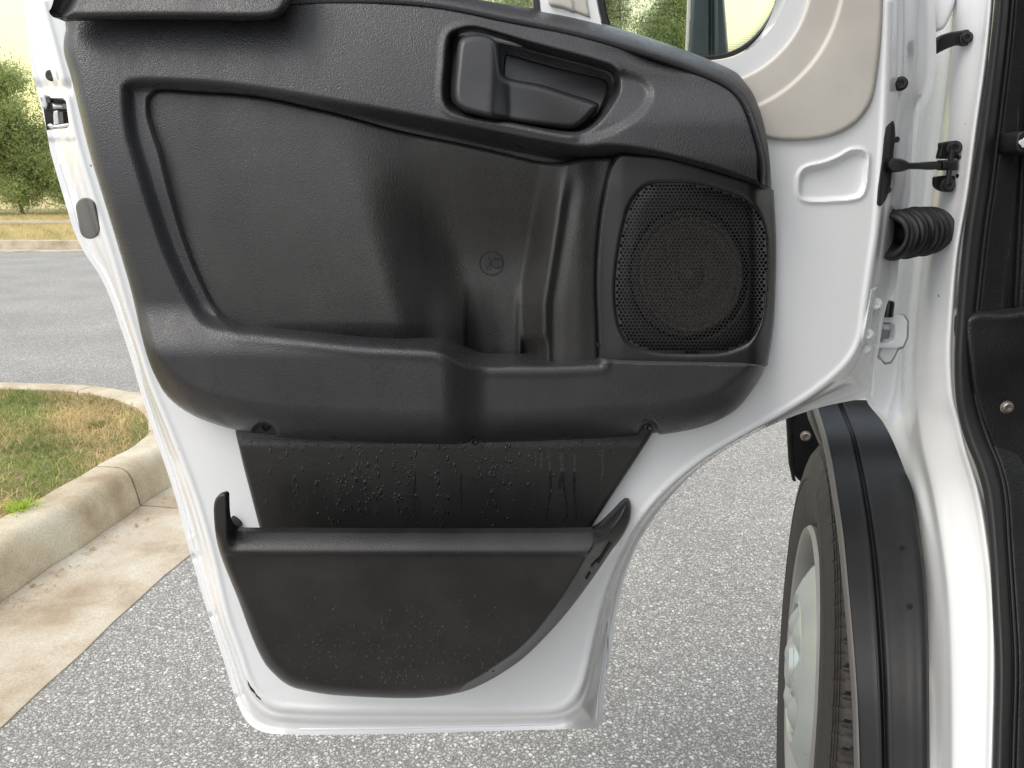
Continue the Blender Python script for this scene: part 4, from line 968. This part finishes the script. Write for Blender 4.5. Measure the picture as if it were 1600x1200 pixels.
# corrugated cable boot
p0 = Vector(PY(1388, 368, .826)); p1 = Vector(PY(1456, 360, .872)); ax = (p1 - p0); Lb = ax.length
prof = [(Lb*.35, .012), (0.003, .0175), (-.002, .0185), (-.004, .0215), (0, .0245)]
nr = 13
for k in range(nr):
    b0 = Lb * (k + .15) / nr
    prof += [(b0, .0205), (b0 + Lb*.2/nr, .0250 + .001*math.sin(k*2.1)), (b0 + Lb*.55/nr, .0262 + .001*math.sin(k*2.1)), (b0 + Lb*.8/nr, .0235)]
prof += [(Lb*1.0, .022)]
prof = [(h_, r_ * 1.0) for h_, r_ in prof]
bt_o = lathe('cable_boot', prof, p0, ax, M['rubber'], van, 40, caps=False, mod=lambda i, h_, r_, t_: (r_ * (1 + .03*math.sin(t_*3 + i*.7)), h_ + .0012*math.sin(t_*2 + i)), auto=None)
lathe('cable_boot_inside', [(0, .001), (.001, .0125)], p0 + ax*.3, ax, M['dark'], van, 24, auto=None)
# =================================================================== front wing, cladding, wheel
# black cladding (arch trim) - curved band following the arch
CP = [625, 640, 680, 720, 770, 830, 900, 1000, 1100, 1250]
yl = [1.085, 1.07, 1.00, .965, .915, .865, .815, .755, .71, .665]
def cc(xs_, ds_): return [(x_, y_, Y_ + d) for x_, y_, Y_, d in zip(xs_, CP, yl, ds_)]
L0 = [1274,1277,1289,1298,1306,1315,1322,1331,1338,1343]
C_lip = cc([x_-5 for x_ in L0], [.012]*10)
C0 = cc([x_-1 for x_ in L0], [0]*10)
C1 = cc([x_+4 for x_ in L0], [-.001]*10)
def mixl(u, d): return cc([L0[k] + (C7x[k] - L0[k]) * u for k in range(10)], [d]*10)
C7x = [1368,1379,1400,1411,1424,1434,1443,1448,1449,1450]
C2 = mixl(.30, -.006)
C3 = mixl(.34, -.0072)
C4 = mixl(.385, -.001)
C4b = mixl(.43, -.0085)
C5 = mixl(.52, -.0112)
C6 = mixl(.75, -.016)
C7 = mixl(.985, -.022)
C8 = cc([x_ + 3 for x_ in C7x], [-.010]*10)
loft('arch_cladding', [C0, C1, C2, C3, C4, C4b, C5, C6, C7, C8], M['clad'], van, n=80, m=5)
M['lip'] = simple('grey_arch_lip', (.13, .12, .115), .6)
loft('arch_lip', [cc([x_-7 for x_ in L0], [.03]*10), C_lip, cc([x_-2 for x_ in L0], [-.001]*10), cc([x_+2 for x_ in L0], [-.004]*10)], M['lip'], van, n=60, m=3)
for bx_, by_ in ((1408, 852), (1420, 945)):
    bolt(bx_, by_, float(np.interp(by_, CP, yl)) - .023, .0025, M['rubber'], van)
fwd = Vector((.28, .96, 0)).normalized(); outw = Vector((-fwd.y, fwd.x, 0)); wc = Vector((.466, 1.08, .37))
def wpt(phi, r_, off): # phi from rear (0) over top (90)
    return wc - fwd * (r_ * math.cos(phi)) + Vector((0, 0, r_ * math.sin(phi))) - outw * off
# inner arch liner: a barrel over the wheel
V = []; Fs = []; n = 40; offs = [.02, .04, .06, .08]; 
for k in range(n):
    phi = R(42 + 85 * k / (n-1))
    for o_ in offs: V.append(wpt(phi, .402 + (.003 if k % 5 == 0 else 0), o_))
m_ = len(offs)
for k in range(n-1):
    for j in range(m_-1): Fs.append((k*m_+j, k*m_+j+1, (k+1)*m_+j+1, (k+1)*m_+j))
mesh('arch_liner', V, Fs, M['dark'], van)
V = [wpt(R(a), .46, .22) for a in range(40, 150, 10)] + [wpt(R(45), .0, .22)]
0 and mesh('arch_back_wall', V, [tuple(range(len(V)))], M['dark'], van, sm=False)
# front edge of the wing: dark panel with a bright rim
hf('wing_front_liner', smooth([(1232,628),(1232,628),(1300,620),(1300,620),(1320,720),(1320,760),(1262,760),(1242,742),(1238,720),(1234,680)], 3), 0, M['clad'], van, Y0=1.37, step=4, skirt=.015, er=3, ed=.004)
hf('wing_edge', [(1228,620),(1234,620),(1240,735),(1244,752),(1240,752),(1234,725)], 0, M['clad'], van, Y0=1.365, step=2, skirt=.008)
bolt(1259, 681, 1.362, .008, M['bolt'], van)
hf('wing_inner_flange', [(1262,628),(1272,628),(1293,700),(1288,702),(1270,660)], 0, M['lip'], van, Y0=1.20, step=2, skirt=.02)
# white sill of the wing above the cladding, behind the door
hf('wing_panel', smooth([(1150,560),(1150,560),(1372,560),(1372,560),(1366,615),(1362,624),(1290,631),(1240,640),(1240,640),(1150,655),(1150,655)], 3), 0, M['paint'], van, Y0=1.10, step=5, skirt=.03, er=4, ed=.006) if False else None
# tyre
wheel = empty('wheel', wc); wheel.parent = van; wheel.matrix_parent_inverse = Matrix.Translation(-Vector(van.location))
tp = []   # (offset inward, radius)
prof = [(.012, .222), (.006, .232), (.002, .245), (-.004, .262), (-.009, .285), (-.011, .296), (-.0095, .298), (-.0095, .301), (-.0115, .303), (-.0110, .314), (-.0085, .316), (-.0085, .319), (-.0065, .326), (-.0045, .338), (-.002, .345), (-.0005, .3480), (-.0002, .3455), (.002, .3520), (.0022, .3495), (.0045, .3560), (.0047, .3535), (.008, .3610), (.010, .3625), (.018, .3652),
        (.028, .3670), (.036, .3680), (.044, .3688), (.048, .3688), (.0485, .3615), (.056, .3615), (.0565, .3695), (.070, .3702), (.082, .3705), (.0825, .3625), (.090, .3625), (.0905, .3705), (.105, .3708), (.120, .3705), (.1205, .3625), (.128, .3625), (.1285, .3700), (.142, .3695), (.155, .3688), (.1555, .3615), (.163, .3615), (.1635, .368), (.175, .366), (.190, .361), (.200, .350), (.206, .33), (.212, .28), (.205, .23)]
def tmod(i, h, r_, t):
    if 11 <= i <= 52 and r_ > .3465:
        q = (t * 74 / (2*math.pi) + h * 6) % 1
        zone = (h < .045) or (.09 < h < .12) or (h > .165)
        if zone and (q < .20): return r_ - .0065 * min(1, (h - .002) / .01 if h < .02 else 1), h
        if not zone and q < .10: return r_ - .003, h
        if h < .03 and .5 < q < .6: return r_ - .003, h
    return r_, h
lathe('tyre', prof, wc, -outw, simple('tyre_rubber', (.028, .0245, .022), .72, bump=.6, bs=70, bd=.002), wheel, n=74*12, caps=False, mod=tmod, auto=35)
lathe('rim', [(.014, .224), (.000, .227), (-.006, .222), (-.002, .214), (.014, .209), (.034, .205), (.055, .200), (.070, .18), (.07, .06)], wc, -outw, M['rust'], wheel, n=96, caps=False, auto=50)
hc = [(a_ - .004, b_) for a_, b_ in [(.060, .190), (.034, .188), (.028, .184), (.023, .176), (.011, .158), (.000, .140), (-.006, .127), (-.009, .119), (-.010, .113), (-.0065, .109), (-.0065, .103), (-.010, .099), (-.012, .092), (-.012, .05), (-.013, .035), (-.019, .030), (-.021, .022), (-.021, .001)]]
def hmod(i, h, r_, t):
    if 13 <= i <= 15 and .04 < r_ < .101:
        b = max(0, math.cos(t * 5)) ** 2; return r_, h - .010 * b * math.sin((r_ - .04)/.061 * math.pi * .8 + .3)
    return r_, h
hc2 = []
for (a, b) in zip(hc[:-1], hc[1:]):
    hc2.append(a)
    if .04 < b[1] < .1 or b[1] < .04: 
        for u in (.25, .5, .75): hc2.append((a[0] + (b[0]-a[0])*u, a[1] + (b[1]-a[1])*u))
hc2.append(hc[-1])
def hmod2(i, h, r_, t):
    if .045 < r_ < .100 and h < -.010:
        b = abs(math.cos(t * 3.0)) ** 1.2; return r_, h + .004 - .012 * b * math.sin(min(1, (r_ - .045)/.05) * math.pi) + .002
    return r_, h
lathe('hubcap', hc2, wc, -outw, M['silver'], wheel, n=120, caps=True, mod=hmod2, auto=35)
for k in range(10):
    a = R(36 * k + 10); p = wpt(a, .167, .0) - outw * .0125
    V = []; u_ = (wpt(a, 1, 0) - wpt(a, 0, 0)).normalized(); v_ = outw.cross(u_)
    ndir = (outw * .82 + u_ * .57).normalized(); u2 = v_.cross(ndir)
    for j in range(14):
        t_ = 2*math.pi*j/14; V.append(p + u2 * (.006*math.cos(t_)) + v_ * (.012*math.sin(t_)) + ndir * .0015)
    mesh('hubcap_vent', V, [tuple(range(14))], M['dark'], wheel, sm=False)
